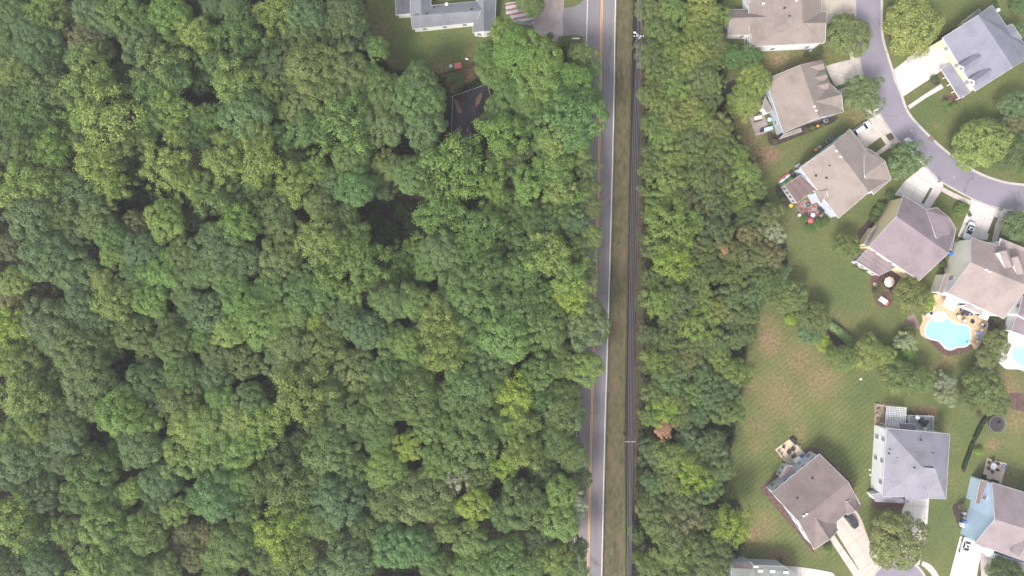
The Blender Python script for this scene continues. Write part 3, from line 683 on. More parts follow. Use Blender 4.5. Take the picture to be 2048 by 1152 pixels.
# --- H9 and H10, cut by the frame
h = House('mauve-roofed house at the right edge above the white pool deck', W_PALE, MAUVE, (2055, 610))
h.hip((2046,592,5.2),(2036,630,5.2),(2130,680,5.2),(2150,600,5.2),(2075,625,8),(2100,635,8))
h.shed((2034,628,3.2),(2023,662,3.0),(2052,672,3.0),(2060,640,3.2), over=.15, roofname='porch_roof', wins=0)
h = House('grey-green-roofed house cut off by the bottom edge below the field', W_GREYB, shingle('grey green shingles', (0.235,0.25,0.235), 0.1), (1530, 1160))
h.roof([(1463,1126,4.6),(1500,1124,4.6),(1508,1131,5),(1570,1133,5),(1592,1151,5.4),(1600,1230,5),(1463,1230,4.6)], [[0,1,2,3,4,5,6]], [0,1,2,3,4,5,6], wins=0)
h.shed((1464,1127,4.8),(1498,1125,4.8),(1506,1138,5.3),(1466,1136,5.3), walls=False, fascia=False, roofname='upper_roof', rm=shingle('brown grey shingles', (0.20,0.155,0.17)))
for q in ((1521,1142,5.2),(1545,1143,5.2),(1572,1145,5.3)): 
    p = P(*q); h.b(MB().box((p.x,p.y,p.z), (1.2,.6,.12)), 'skylight', M['white'])
for q in ((1508,1132,5.2),(1513,1132,5.2)): h.vent(*q, True)
# --- H east (grey roof)
GREYR = shingle('blue grey shingles', (0.245, 0.245, 0.30), -0.55)
h = House('blue-grey-roofed yellow house with white dormers and columned porch, top right', W_YEL, GREYR, (1960, 100))
e, r_ = 5.6, 9.0
h.roof([(1885,75.5,e),(1951,182,e),(2026,134,r_),(2072,108,e),(2014,54,e),(1984,10,e),(1957,30,r_)], [[0,1,2,6],[2,3,4,5,6]], [0,1,2,3,4,5,6], winskip=(1,))
h.gable((1996,60,e+.3),(2024,48,e+.05),(2043,76,e+.05),(2018,96,e+.3),(2008,82,7.2),(2034,62,6.6), wins=0)
h.dormer((1962,111),(1929,134),1.1,.9,7.0,7.9); h.dormer((1983,139),(1950,162),1.1,.9,7.0,7.9)
h.roof([(1882,137,3.0),(1920,197,3.0),(1942,184,3.6),(1901,127,3.6)], [[0,1,2,3]], [0,1,2,3], walls=False, roofname='porch_roof')
for k in range(5):
    t_ = k / 4; p = P(1884 + 36*t_, 139 + 57*t_, 1.5); h.b(MB().bar((p.x,p.y,0),(p.x,p.y,2.9),.16,8), 'column', M['white'])
V = [P(*q) for q in ((1879,141),(1916,199),(1936,188),(1900,132))]; h.b(MB().prism([(q.x,q.y) for q in V], 0, .35), 'porch_floor', W_BRICK)
# garage doors on the west wall
a = P(1885,75.5,e); b_ = P(1951,182,e); d = (b_-a).normalized(); nn = Vector((-abs(d.y), -abs(d.x), 0)).normalized(); nn = Vector((d.y,-d.x,0)); nn = nn if nn.x < 0 else -nn
for t_ in (1.8, 4.9):
    c0 = a + d*(t_) - nn*.35; mb = MB(); s0 = c0 + nn*.03; pts = []
    V = [c0 - d*0.1, c0 + d*2.7]
    mb.prism([(V[0].x,V[0].y),(V[1].x,V[1].y),((V[1]+nn*.08).x,(V[1]+nn*.08).y),((V[0]+nn*.08).x,(V[0]+nn*.08).y)], 0.02, 2.35); h.b(mb, 'garage_door', M['white'])
h.shed((1925,45,2.9),(1930,47,3.2),(1962,22,3.2),(1958,18,2.9), over=.1, roofname='side_roof', wins=0)
p = P(1996, 20, 0.6); tag(MB().lathe((0,0,0), [(.3,0),(.5,.5),(.5,.8),(.1,1.1)], 10).build('urn', M['white']), 'white rounded tank beside the blue-grey-roofed house', 'tank').location = (p.x, p.y, 0)
# ------------------------------------------------------------------ trees and shrubs
COL = {  # leaf colours; the blue-green also has the haze over the left painted in
 'D': (0.098, 0.148, 0.060), 'G': (0.130, 0.210, 0.068), 'B': (0.128, 0.198, 0.086), 'L': (0.170, 0.272, 0.074), 'Y': (0.218, 0.298, 0.088),
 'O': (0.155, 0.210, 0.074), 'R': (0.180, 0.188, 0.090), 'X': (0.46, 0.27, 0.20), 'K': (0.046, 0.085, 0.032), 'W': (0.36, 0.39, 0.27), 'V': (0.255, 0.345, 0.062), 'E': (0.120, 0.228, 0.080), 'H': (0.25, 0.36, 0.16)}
CNAME = {'D': 'dark green', 'G': 'mid green', 'B': 'blue-green', 'L': 'bright green', 'Y': 'yellow-green', 'O': 'olive', 'R': 'brownish olive', 'X': 'rust-brown', 'K': 'very dark', 'W': 'white-flecked', 'V': 'lime', 'E': 'emerald'}
def quads(pos, nor, size, rng):
    """leaf sprays: one kinked quad each"""
    n = len(pos)
    nor = nor / np.maximum(1e-6, np.linalg.norm(nor, axis=1, keepdims=True))
    a = rng.normal(size=(n, 3)); u = np.cross(nor, a); u /= np.maximum(1e-6, np.linalg.norm(u, axis=1, keepdims=True)); v = np.cross(nor, u)
    s = size[:, None] * rng.uniform(0.7, 1.3, (n, 1)); s2 = s * rng.uniform(0.45, 0.8, (n, 1))
    c = np.stack([pos - u*s, pos - v*s2 + nor*s*0.15, pos + u*s, pos + v*s2 + nor*s*0.15], 1)
    return c.reshape(-1, 3)
def mesh_from_quads(name, co, mat):
    n = len(co) // 4; me = bpy.data.meshes.new(name)
    me.vertices.add(len(co)); me.vertices.foreach_set('co', co.astype(np.float32).ravel())
    me.loops.add(len(co)); me.loops.foreach_set('vertex_index', np.arange(len(co), dtype=np.int32))
    me.polygons.add(n); me.polygons.foreach_set('loop_start', np.arange(0, 4*n, 4, dtype=np.int32)); 
    me.polygons.foreach_set('loop_total', np.full(n, 4, dtype=np.int32))
    me.update(calc_edges=True); me.materials.append(mat); return me
def crown_mesh(kind, seed, mat=None):
    rng = np.random.default_rng(seed)
    # lobes, lobe radius, sprays per lobe, spray size, outline unevenness, height factor
    nl, lr, nq, ls, irr, zs = {'o': (96, .150, 120, .024, .12, .85), 's': (58, .150, 95, .031, .26, .90), 'p': (78, .145, 85, .030, .16, .85),
                               'b': (70, .170, 150, .027, .07, .85), 'f': (72, .165, 120, .028, .09, .80)}[kind]
    ph = rng.uniform(0, 6.28, 5); am = rng.uniform(0.3, 1, 5) * irr
    ga = math.pi * (3 - math.sqrt(5)); off_ = rng.uniform(0, 6.28)
    P_, N_, S_, T_ = [], [], [], []
    nb = 9 if kind in 'os' else 7                   # main boughs: the lobes gather into mounds
    bd = [];
    for i in range(nb):
        z_ = 1 - (i + .35) / nb * 1.05; r_ = math.sqrt(max(0, 1-z_*z_)); a = ga*i*1.0 + off_ + rng.normal()*.3
        q_ = np.array((r_*math.cos(a), r_*math.sin(a), z_)); bd.append(q_/np.linalg.norm(q_))
    bd = np.array(bd); bh = rng.uniform(.86, 1.08, nb); bt = rng.uniform(-.25, .25, nb); amp = {'o': .26, 's': .30, 'p': .26, 'b': .12, 'f': .20}[kind]
    for i in range(nl):
        z_ = 1 - (i + 0.5) / nl * 1.25; r_ = math.sqrt(max(0, 1 - z_*z_)); a = ga * i + off_ + rng.normal() * .16
        d = np.array((r_*math.cos(a), r_*math.sin(a), z_ + rng.normal()*.06)); d /= np.linalg.norm(d); az = math.atan2(d[1], d[0])
        f = 1 + sum(am[k] * math.sin((k+2)*az + ph[k] + d[2]*1.5) for k in range(5)) / 1.6
        rad = lr * rng.uniform(.65, 1.35)
        dist = (1 - rad*.75) * f * (rng.uniform(.82, 1.12) if kind in 'sp' else rng.uniform(.88, 1.04))
        dots = bd @ d; kb = int(np.argmax(dots)); dist *= bh[kb] * (1 - amp * (1 - min(1, (max(0, dots[kb]) ** 5) * 1.25)))
        c = d * dist; n = int(nq * (rad/lr)**1.7 * rng.uniform(.85, 1.15))
        q = rng.normal(size=(n*2+4, 3)); q /= np.linalg.norm(q, axis=1, keepdims=True)
        q = q[(q @ d + 0.6*q[:, 2]) > -0.05][:n]; n = len(q)
        if kind in 'ob': rr = rad * rng.uniform(.86, 1.06, (n, 1)); jit = .32
        elif kind == 's': rr = rad * rng.uniform(.5, 1.35, (n, 1)); jit = .55
        else: rr = rad * rng.uniform(.6, 1.25, (n, 1)); jit = .5
        pos = c + q * rr
        if kind == 's': pos += d * (rng.uniform(0, 1, (n, 1))**3) * .18
        P_.append(pos); N_.append(q + d*.25 + rng.normal(size=q.shape)*jit + np.array([0, 0, .3])); S_.append(np.full(n, ls))
        T_.append(np.full(n, np.clip(rng.uniform(.2, .8) + bt[kb], 0, 1)))
    # inner foliage that closes the crown
    n = 700; q = rng.normal(size=(n, 3)); q /= np.linalg.norm(q, axis=1, keepdims=True); q[:, 2] = np.abs(q[:, 2]) - .25
    P_.append(q * rng.uniform(.35, .66, (n, 1))); N_.append(q + rng.normal(size=q.shape)*.6); S_.append(np.full(n, .055)); T_.append(np.full(n, .4))
    P_ = np.concatenate(P_); P_[:, 2] *= zs
    co = quads(P_, np.concatenate(N_), np.concatenate(S_), rng)
    me = mesh_from_quads('crown', co, mat or M['leaf'])
    at = me.attributes.new('twig', 'FLOAT', 'FACE'); at.data.foreach_set('value', np.concatenate(T_).astype(np.float32))
    return me
CROWNS = {k: [crown_mesh(k, 10*i + ord(k)) for i in range(n)] for k, n in (('o', 7), ('s', 7), ('p', 5), ('b', 3), ('f', 3))}
def trunk_mesh(seed):
    rng = random.Random(seed); mb = MB()
    pts = [(0, 0, 0), (rng.uniform(-.02, .02), rng.uniform(-.02, .02), .35), (rng.uniform(-.04, .04), rng.uniform(-.04, .04), .7)]
    mb.bar(pts[0], pts[1], .030, 8, .022); mb.bar(pts[1], pts[2], .022, 7, .014)
    for k in range(6):
        a = k * 1.05 + rng.uniform(-.3, .3); z0 = rng.uniform(.38, .66); r0 = rng.uniform(.14, .26)
        mid = (math.cos(a)*r0*.5, math.sin(a)*r0*.5, z0 + .1); end = (math.cos(a)*r0, math.sin(a)*r0, z0 + .24)
        mb.bar((pts[1][0], pts[1][1], z0 - .06), mid, .011, 5, .008); mb.bar(mid, end, .008, 5, .003)
    me_o = mb.build('trunk', M['bark']); me = me_o.data; bpy.data.objects.remove(me_o); return me
TRUNKS = [trunk_mesh(i) for i in range(4)]
RT = random.Random(7)
def vary(c, k=0.10):
    f = 1 + RT.uniform(-k, k); return (c[0]*f*(1+RT.uniform(-.08, .08)), c[1]*f, c[2]*f*(1+RT.uniform(-.1, .1)), 1)
TREES = []
def tree(name, px, py, rpx, col, kind, ht=None, label=None, cat='tree', group=None, rs=1.06, flatten=1.0, jit=0.1, squash=None):
    rm = rpx / SC * rs
    if ht is None: ht = 3 + rm*1.2
    rm *= (HC - ht*.75) / HC
    rv = min(rm * flatten, ht * .62); zc = ht - rv * 0.72
    p = P(px, py, zc + rv*.2)
    o = thing(name, label, cat, (p.x, p.y, 0), 0, group)
    c = bpy.data.objects.new('crown', RT.choice(CROWNS[kind])); C.objects.link(c); c.parent = o
    c.location = (0, 0, zc); c.rotation_euler = (0, 0, RT.uniform(0, 6.28))
    c.scale = (rm*RT.uniform(.95, 1.05), rm*RT.uniform(.95, 1.05), rv)
    if squash: c.scale = (rm*squash[0], rm*squash[1], rv); c.rotation_euler = (0, 0, squash[2])
    c.color = vary(COL[col], jit)
    tk = bpy.data.objects.new('trunk', RT.choice(TRUNKS)); C.objects.link(tk); tk.parent = o
    tk.scale = (ht, ht, ht) if ht < 9 else (ht*.9, ht*.9, ht); tk.rotation_euler = (0, 0, RT.uniform(0, 6.28))
    if ht < 2.2: tk.scale = (ht*.8, ht*.8, ht*.8)
    return o
FOREST = """20 25 42 Go;90 28 38 Ls;78 82 46 Bo;60 60 40 Bo;142 32 32 Ro;172 78 38 Ro;205 102 25 Oo;186 22 40 Bo;240 25 44 Go;285 45 36 Go;340 30 46 Lo;215 50 26 Bo;28 85 32 Bs;8 132 30 Bo;75 118 44 Bo;150 112 30 Bo;282 88 44 Bo;335 88 30 Gs;388 68 32 Ys;322 132 50 Os;300 182 42 Gs;350 150 34 Go;32 145 34 Ys;95 168 48 Os;180 160 50 Ys;218 235 60 Ys;160 225 30 Ys;345 218 36 Ys;396 232 24 Bs;18 200 36 Gs;70 215 44 Gs;38 265 38 Gs;80 275 30 Gs;138 258 30 Ds;128 284 26 Ls;312 232 34 Gs;288 266 28 Go;170 272 28 Bs;250 282 38 Os;350 265 24 Ys;382 272 28 Bs;5 60 30 Go;400 155 30 Do;250 150 30 Ds;265 190 26 Do;
425 14 30 Bo;462 10 26 Bo;408 62 26 Lo;486 62 46 Gs;430 72 24 Go;548 22 38 Ys;612 28 46 Bo;622 75 48 Do;690 32 50 Do;702 84 44 Ds;566 68 28 Os;555 132 44 Do;622 132 58 Oo;690 134 46 Oo;652 192 48 Oo;598 215 34 Oo;590 175 36 Do;712 170 36 Oo;445 132 32 Gs;470 168 48 Ys;415 110 30 Gs;540 184 22 Ys;505 145 30 Gs;525 95 26 Do;490 222 54 Bo;404 250 30 Gs;418 232 26 Ls;424 268 24 Os;456 276 24 Ys;512 268 34 Ys;562 272 28 Gs;692 250 60 Ls;612 262 34 Gs;568 218 24 Go;754 96 24 Lp;745 152 28 Go;772 188 46 Go;770 248 42 Bo;838 190 56 Go;850 246 42 Bo;838 148 30 Go;742 216 28 Ls;655 240 26 Os;
1010 66 34 Lf;1032 100 46 Lf;1088 118 44 Lf;990 142 33 Lf;1076 165 46 Lf;1146 158 36 Lf;1022 182 38 Gf;1062 205 34 Gf;1164 110 28 Op;1182 138 22 Gp;1146 236 66 Eo;1182 190 24 Gp;1004 272 46 Ls;986 240 22 Gf;1048 245 30 Gf;1112 285 36 Ys;1062 4 30 Of;975 110 26 Gf;1120 200 32 Lf;996 215 30 Gf;
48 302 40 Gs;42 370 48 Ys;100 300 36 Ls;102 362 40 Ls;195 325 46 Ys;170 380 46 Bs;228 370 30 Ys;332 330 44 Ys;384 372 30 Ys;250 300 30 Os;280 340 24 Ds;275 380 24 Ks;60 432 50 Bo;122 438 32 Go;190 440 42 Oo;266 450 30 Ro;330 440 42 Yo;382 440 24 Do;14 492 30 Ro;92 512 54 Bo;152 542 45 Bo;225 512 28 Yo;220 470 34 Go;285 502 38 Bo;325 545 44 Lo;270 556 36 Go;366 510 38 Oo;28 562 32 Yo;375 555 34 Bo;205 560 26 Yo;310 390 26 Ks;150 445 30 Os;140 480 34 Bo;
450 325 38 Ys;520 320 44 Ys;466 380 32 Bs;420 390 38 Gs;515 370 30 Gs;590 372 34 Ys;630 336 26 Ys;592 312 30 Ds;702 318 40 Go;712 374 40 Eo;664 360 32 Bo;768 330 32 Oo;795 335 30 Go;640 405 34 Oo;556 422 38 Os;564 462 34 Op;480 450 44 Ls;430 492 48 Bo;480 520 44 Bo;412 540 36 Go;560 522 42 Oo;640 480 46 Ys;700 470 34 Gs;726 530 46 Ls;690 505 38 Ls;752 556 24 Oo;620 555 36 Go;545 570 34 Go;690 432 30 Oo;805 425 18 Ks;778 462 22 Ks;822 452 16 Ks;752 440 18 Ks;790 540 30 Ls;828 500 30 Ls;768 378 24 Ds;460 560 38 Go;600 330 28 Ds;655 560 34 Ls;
915 340 62 Ls;985 380 34 Ls;872 428 46 Ls;958 460 48 Gs;935 500 34 Gs;1000 308 30 Oo;1028 342 28 Os;1060 370 34 Ls;1108 330 42 Ls;1116 380 30 Ys;1146 396 26 Ls;1152 300 28 Ys;1174 335 24 Op;1062 432 30 Gs;1092 460 46 Do;1146 442 32 Bp;1026 400 30 Gs;1182 415 24 Op;1186 470 22 Yp;1100 512 44 Ys;1160 498 28 Gs;884 500 46 Bo;860 530 30 Go;836 550 32 Ls;980 540 40 Go;922 560 44 Go;1042 540 44 Go;1142 562 38 Ys;1022 470 28 Gs;1170 540 24 Gp;822 350 36 Go;852 372 20 Op;1040 300 26 Oo;1090 285 28 Go;860 310 30 Go;1000 430 30 Gs;1060 500 30 Go;985 500 28 Go;1178 375 22 Op;1120 420 28 Gs;
20 592 36 Ro;52 606 30 Ro;24 652 36 Vs;90 640 48 Bo;160 612 44 Bo;190 648 38 Bo;226 602 38 Ys;300 602 34 Lo;366 590 30 Go;386 622 30 Bo;160 702 54 Oo;172 745 56 Oo;110 680 40 Bo;60 716 42 Os;20 722 32 Ys;42 788 46 Ys;100 800 36 Gs;60 830 36 Go;265 662 38 Oo;300 692 32 Oo;346 690 40 Go;386 672 32 Lo;180 802 44 Oo;135 846 40 Bo;240 826 52 Lo;290 762 42 Bo;366 802 48 Oo;360 742 40 Go;385 855 44 Yo;290 850 34 Lo;310 812 30 Bo;26 862 30 Ls;72 862 26 Ys;215 690 34 Oo;10 690 28 Gs;330 645 30 Oo;110 755 30 Gs;350 650 26 Go;
420 622 44 Bo;490 612 44 Lo;600 592 48 Go;460 662 34 Yo;522 652 44 Lo;405 682 28 Lo;440 712 40 Oo;490 722 38 Oo;432 752 38 Bo;580 690 46 Oo;560 722 36 Bo;630 645 26 Vf;592 632 24 Yo;690 640 44 Bo;732 662 38 Bo;700 592 24 Ys;745 592 24 Ro;780 602 40 Go;786 682 40 Go;650 692 44 Oo;716 742 48 Oo;600 790 58 Ys;500 802 38 Go;442 802 34 Lo;542 790 32 Ds;416 852 48 Yo;475 845 40 Yo;532 846 40 Ys;700 832 46 Go;772 802 48 Go;750 855 38 Go;650 850 36 Go;665 780 36 Go;520 590 38 Go;560 640 34 Lo;640 590 34 Go;770 745 38 Go;620 740 34 Oo;
822 602 40 Go;950 602 54 Go;1040 612 52 Go;880 642 44 Ys;842 662 30 Ro;886 702 48 Ys;812 690 34 Lo;1012 670 56 Lo;1090 652 48 Go;1142 592 36 Vs;1172 648 50 Bo;990 722 44 Bo;950 762 54 Go;826 790 54 Go;1030 790 44 Vs;1080 742 38 Go;1168 735 38 Yf;1128 790 32 Of;1128 830 42 Of;1080 800 28 Gs;1042 850 34 Ys;950 832 46 Go;862 850 40 Go;1000 850 34 Go;900 790 36 Go;940 680 44 Go;1120 720 36 Oo;840 730 40 Go;900 600 38 Go;1085 590 34 Go;
50 915 48 Bo;14 950 34 Bo;130 880 38 Bo;75 985 42 Bo;24 1042 48 Ys;76 1062 40 Gs;182 950 56 Go;230 910 30 Go;150 995 34 Go;280 892 46 Bo;260 982 28 Yo;322 962 42 Bo;202 1050 46 Lo;130 1062 28 Ys;292 1062 46 Go;242 1070 34 Go;86 1128 40 Bo;186 1130 44 Ys;270 1132 44 Go;372 1062 28 Ro;350 1022 28 Yo;370 912 46 Yo;392 1000 30 Go;390 1112 30 Ro;330 1132 34 Oo;18 1122 34 Ds;118 925 28 Bo;320 1010 34 Bo;230 1000 34 Go;20 895 30 Ls;240 1120 30 Go;
430 902 48 Lo;482 892 44 Lo;430 992 52 Eo;470 965 34 Lo;462 1092 52 Go;415 1066 26 Ro;440 1135 34 Go;532 1122 38 Go;580 980 52 Os;520 962 40 Gs;552 1062 44 Vs;592 1112 44 Ys;660 900 56 Go;570 912 38 Ds;680 1000 52 Bo;642 1045 40 Go;702 1122 54 Bo;732 1062 36 Go;770 940 42 Lo;782 1002 48 Oo;790 1092 48 Eo;762 882 38 Go;600 1040 36 Ls;710 940 38 Go;640 960 34 Go;490 1030 34 Go;640 1140 36 Bo;610 880 34 Ds;
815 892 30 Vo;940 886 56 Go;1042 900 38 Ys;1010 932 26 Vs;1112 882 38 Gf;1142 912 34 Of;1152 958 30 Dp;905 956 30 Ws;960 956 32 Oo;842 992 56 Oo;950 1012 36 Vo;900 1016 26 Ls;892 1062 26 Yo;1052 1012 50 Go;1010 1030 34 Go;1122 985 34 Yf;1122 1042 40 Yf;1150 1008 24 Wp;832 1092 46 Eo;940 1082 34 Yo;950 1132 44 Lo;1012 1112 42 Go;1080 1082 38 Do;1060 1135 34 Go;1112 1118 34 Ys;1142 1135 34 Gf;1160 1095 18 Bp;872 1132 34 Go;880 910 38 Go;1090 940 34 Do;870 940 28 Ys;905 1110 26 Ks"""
BELTT = """1300 15;1345 20 30 L;1400 20 38 Y;1432 32 28 L;1320 60 30 G;1390 60 30 Y;1422 72 26 G;1300 108 28 G;1350 92 28 L;1386 102 34 Y;1316 146 25 G;1365 132 32 Y;1406 150 28 O;1300 190 26 G;1350 172 30 L;1390 185 28 O;1424 122 20 L;1330 212 30 Y;1375 216 30 Y;1414 200 26 D;1312 246 28 G;1350 242 28 Y;1400 242 28 L;1436 252 30 O;1330 276 30 L;1382 282 30 O;1446 285 26 G;1432 95 24 O;1340 130 24 G;1425 170 22 G;
1310 305 28 G;1346 312 32 Y;1395 312 32 G;1440 312 30 O;1474 318 28 L;1300 342 20 G;1340 362 34 Y;1400 352 30 G;1440 352 30 D;1488 352 30 L;1320 402 28 L;1370 402 30 O;1420 397 30 O;1480 392 34 L;1514 378 20 G;1338 450 46 Ls;1382 442 26 L;1430 460 34 D;1440 422 28 D;1500 432 30 D;1535 432 28 O;1502 470 25 R;1550 466 22 W;1345 522 38 Vs;1410 512 28 G;1460 502 30 O;1502 512 34 O;1540 512 30 R;1318 500 28 G;1395 552 28 G;1430 540 26 D;1470 552 28 G;1308 560 24 G;1350 566 28 G;1530 560 28 D;1450 500 8 X;1365 480 24 G;1385 500 24 O;1290 380 14 G;1300 430 16 G;
1320 606 32 Ls;1366 596 26 Bs;1402 592 28 Y;1460 592 28 B;1504 595 26 B;1528 592 24 G;1346 642 28 O;1395 650 34 Ls;1430 620 28 Y;1470 632 30 O;1500 630 22 G;1300 672 20 B;1335 682 30 G;1380 692 30 O;1434 680 30 B;1474 672 25 D;1496 668 18 G;1320 722 32 Ls;1370 722 28 O;1345 756 30 Bs;1410 752 28 B;1440 716 24 Y;1468 742 30 L;1310 782 28 G;1385 782 25 L;1420 792 28 B;1330 818 34 V;1362 832 26 G;1400 826 28 B;1448 822 28 G;1470 822 22 L;1328 860 18 X;1360 800 26 O;1300 830 22 G;1450 780 26 B;1490 760 14 L;1400 700 24 G;1296 730 18 G;
1310 902 30 B;1345 916 32 Ls;1380 880 30 B;1390 912 26 Y;1428 890 28 B;1438 938 32 B;1382 952 32 Vs;1312 962 30 B;1300 1012 28 O;1370 1002 30 O;1418 982 26 B;1345 1062 46 O;1380 1032 38 R;1318 1050 32 G;1352 1102 42 L;1402 1100 32 G;1430 1042 28 G;1468 1050 36 Vs;1410 1124 36 O;1300 1132 28 G;1360 1142 30 G;1436 1092 26 O;1274 1070 18 G;1276 1112 12 L;1400 930 20 O;1340 960 26 G;1345 1010 26 O;1440 1130 26 O;1450 985 18 G"""
def parse(txt, defk):
    out = []
    for s_ in txt.replace('\n', '').split(';'):
        q = s_.split()
        if not q: continue
        x, y = float(q[0]), float(q[1]); r_ = float(q[2]) if len(q) > 2 else 28; ck = q[3] if len(q) > 3 else 'G'
        out.append((x, y, r_, ck[0], ck[1] if len(ck) > 1 else defk))
    return out
KN = {'o': 'billowing', 's': 'ragged', 'p': 'wispy', 'f': 'soft-leaved', 'b': 'rounded'}
def zone_label(px, py, r_, c_, k_, wood=True):
    size = 'large' if r_ >= 44 else ('small' if r_ < 28 else 'medium')
    if not wood: size = 'large' if r_ >= 34 else ('small' if r_ < 24 else 'medium')
    row = ['top-edge', 'upper', 'upper-middle', 'lower-middle', 'lower', 'bottom-edge'][min(5, int(py // 192))]
    if wood:
        col_ = ['far-left', 'left', 'middle', 'right', 'roadside'][min(4, int(px // 245))]
        return f'{size} {CNAME[c_]} {KN[k_]} tree, {row} {col_} of the wood'
    col_ = ['ditch side', 'middle', 'lawn side'][min(2, int(max(0, px - 1270) // 75))]
    return f'{size} {CNAME[c_]} {KN[k_]} tree, {row} {col_} of the belt'
def finish_labels(objs):
    by = {}
    for o, px in objs: by.setdefault(o['label'], []).append((px, o))
    for lab, l in by.items():
        if len(l) == 1: continue
        l.sort(key=lambda a: a[0]); n = len(l); W = ['one', 'two', 'three', 'four', 'five', 'six', 'seven', 'eight', 'nine', 'ten']
        for i, (px, o) in enumerate(l):
            if n == 2: o['label'] = lab + (', the left one of two' if i == 0 else ', the right one of two')
            elif i == 0: o['label'] = lab + f', leftmost of {W[n-1]}'
            elif i == n-1: o['label'] = lab + f', rightmost of {W[n-1]}'
            else: o['label'] = lab + f", {['', 'second', 'third', 'fourth', 'fifth', 'sixth', 'seventh'][i]} of {W[n-1]} from left"
LT = []
for x, y, r_, c_, k_ in parse(FOREST, 'o'):
    ht = {'Y': 17.0, 'V': 16.5, 'L': 16.5, 'E': 16.5, 'G': 16, 'B': 16, 'O': 15.5, 'W': 16, 'D': 14, 'R': 14.5, 'K': 7}[c_] + (r_ - 42) * 0.12 + RT.uniform(-.8, .8)
    if r_ < 34 and c_ not in 'YVWK': ht -= 1.2
    if x > 1150: ht = min(ht, 13 if r_ < 40 else 15)
    if (c_, x > 740, x < 840, y < 560) == ('L', True, True, True) and y > 450: ht = 9
    o = tree('maple_tree' if k_ == 's' else 'oak_tree', x, y, r_, c_, k_, ht, zone_label(x, y, r_, c_, k_), 'tree', 'ragged trees of the wood' if k_ == 's' else 'rounded trees of the wood', rs=1.08, flatten=.88)
    LT.append((o, x))
finish_labels(LT); LT = []
BC = {'G': (0.135, 0.185, 0.064), 'O': (0.150, 0.180, 0.070), 'D': (0.105, 0.145, 0.056), 'B': (0.125, 0.185, 0.085), 'L': (0.165, 0.235, 0.066), 'Y': (0.205, 0.245, 0.074), 'R': (0.185, 0.180, 0.09)}
for x, y, r_, c_, k_ in parse(BELTT, 'p'):
    ht = 8.0 + r_*0.08 + RT.uniform(-.8, .8) + (1.5 if k_ == 's' else 0)
    if r_ < 20: ht = 5
    if c_ == 'X': ht = 10
    o = tree('slender_tree', x, y, r_, c_, k_, ht, zone_label(x, y, r_, c_, k_, False), 'tree', 'trees of the belt between road and houses', rs=1.14, flatten=.95)
    if c_ in BC: o.children[0].color = vary(mul(BC[c_], 1.13))
    LT.append((o, x))
finish_labels(LT)
# trees that stand just outside the frame edges are left out except a fringe, so the wood does not end at the border
G1 = 'yard trees among the houses'
YT = [(1698,68,47,'O','f','olive street tree overlapping the kerb opposite the top right house'),(1824,50,57,'Y','f','big round yellow-green tree on the lawn left of the blue-grey-roofed house'),
 (1728,190,42,'B','p','blue-green street tree at the bend below the second driveway'),(1812,320,41,'B','p','grey-green street tree overhanging a white parked car at the bend'),(1966,286,57,'Y','b','large pale green round tree on the inside of the street bend'),
 (2034,305,46,'D','f','dark grey-green tree at the right edge beside the pale round tree'),(2035,210,34,'B','f','blue-green tree at the right edge below the blue-grey-roofed house'),(2028,248,28,'R','f','bronze-tinted small tree at the right edge behind the pale round tree'),
 (2040,60,18,'B','f','small tree at the right edge beside the blue-grey roof'),(2036,455,34,'B','f','dusky tree at the right edge beside the curved street'),(1460,112,24,'E','o','emerald evergreen left of its pair beside the top house'),(1500,112,26,'E','o','emerald evergreen right of its pair under the white wall'),
 (1508,160,38,'Y','f','golden-green tree above its twin behind the second house'),(1490,198,38,'Y','f','golden-green tree below its twin behind the second house'),(1697,491,28,'O','f','lone olive tree on the lawn left of the yellow house'),
 (1822,592,38,'O','f','olive tree between the round-umbrella patio and the pool deck'),(1851,604,19,'V','b','yellow-green shrub tree touching the pool deck'),(1588,592,34,'G','f','blue-green tree at the corner of the tree belt and the lawns'),(1568,612,18,'O','f','small green tree beside the corner of the tree belt'),
 (1628,636,37,'O','f','olive tree at the upper end of the yard hedge row'),(1620,664,28,'B','f','mid green tree next to the long clipped hedge'),(1685,716,29,'G','f','blue-green tree below the long clipped hedge'),
 (1738,706,34,'Y','f','olive-gold tree in the middle of the yard hedge row'),(1770,714,23,'Y','f','small golden tree touching the olive-gold tree'),(1798,756,40,'G','f','broad green tree above the white pergola'),(1838,760,30,'G','f','green tree right of the broad one above the pergola'),
 (1993,690,29,'O','f','olive tree between the two swimming pools'),(1978,714,24,'O','f','smaller olive tree below the gap between the pools'),(1972,775,40,'G','f','wide green tree above the black trampoline'),(1995,808,26,'O','f','green-gold tree just above the trampoline'),(1945,795,24,'D','f','dark small tree left of the wide one above the trampoline'),
 (1800,1082,60,'O','b','big dark olive tree over the turning circle at the bottom'),(2015,1150,36,'D','f','dark tree at the bottom right corner beside the last driveway'),(1558,553,26,'B','p','pale blue-green tree at the lower end of the lawn corner')]
for x, y, r_, c_, k_, lab in YT:
    ht = 4.2 + r_ * .085; o = tree('yard_tree', x, y, r_, c_, k_, ht, lab, 'tree', G1, rs=1.04, flatten=.9)
    if c_ in BC: o.children[0].color = vary(mul(BC[c_], 1.28), .05)
for x, y, r_, c_, lab in [(1812,684,22,'W','crape myrtle with white blossom left of the pool mulch bed'),(1888,765,22,'W','creamy flowering crape myrtle above its twin, right of the broad green tree'),(1892,790,22,'W','creamy flowering crape myrtle below its twin, right of the broad green tree'),(1966,738,20,'W','small white-flowering tree below the two pools')]:
    tree('crape_myrtle', x, y, r_, c_, 's', 4.5, lab, 'flowering tree', None, rs=1.0)
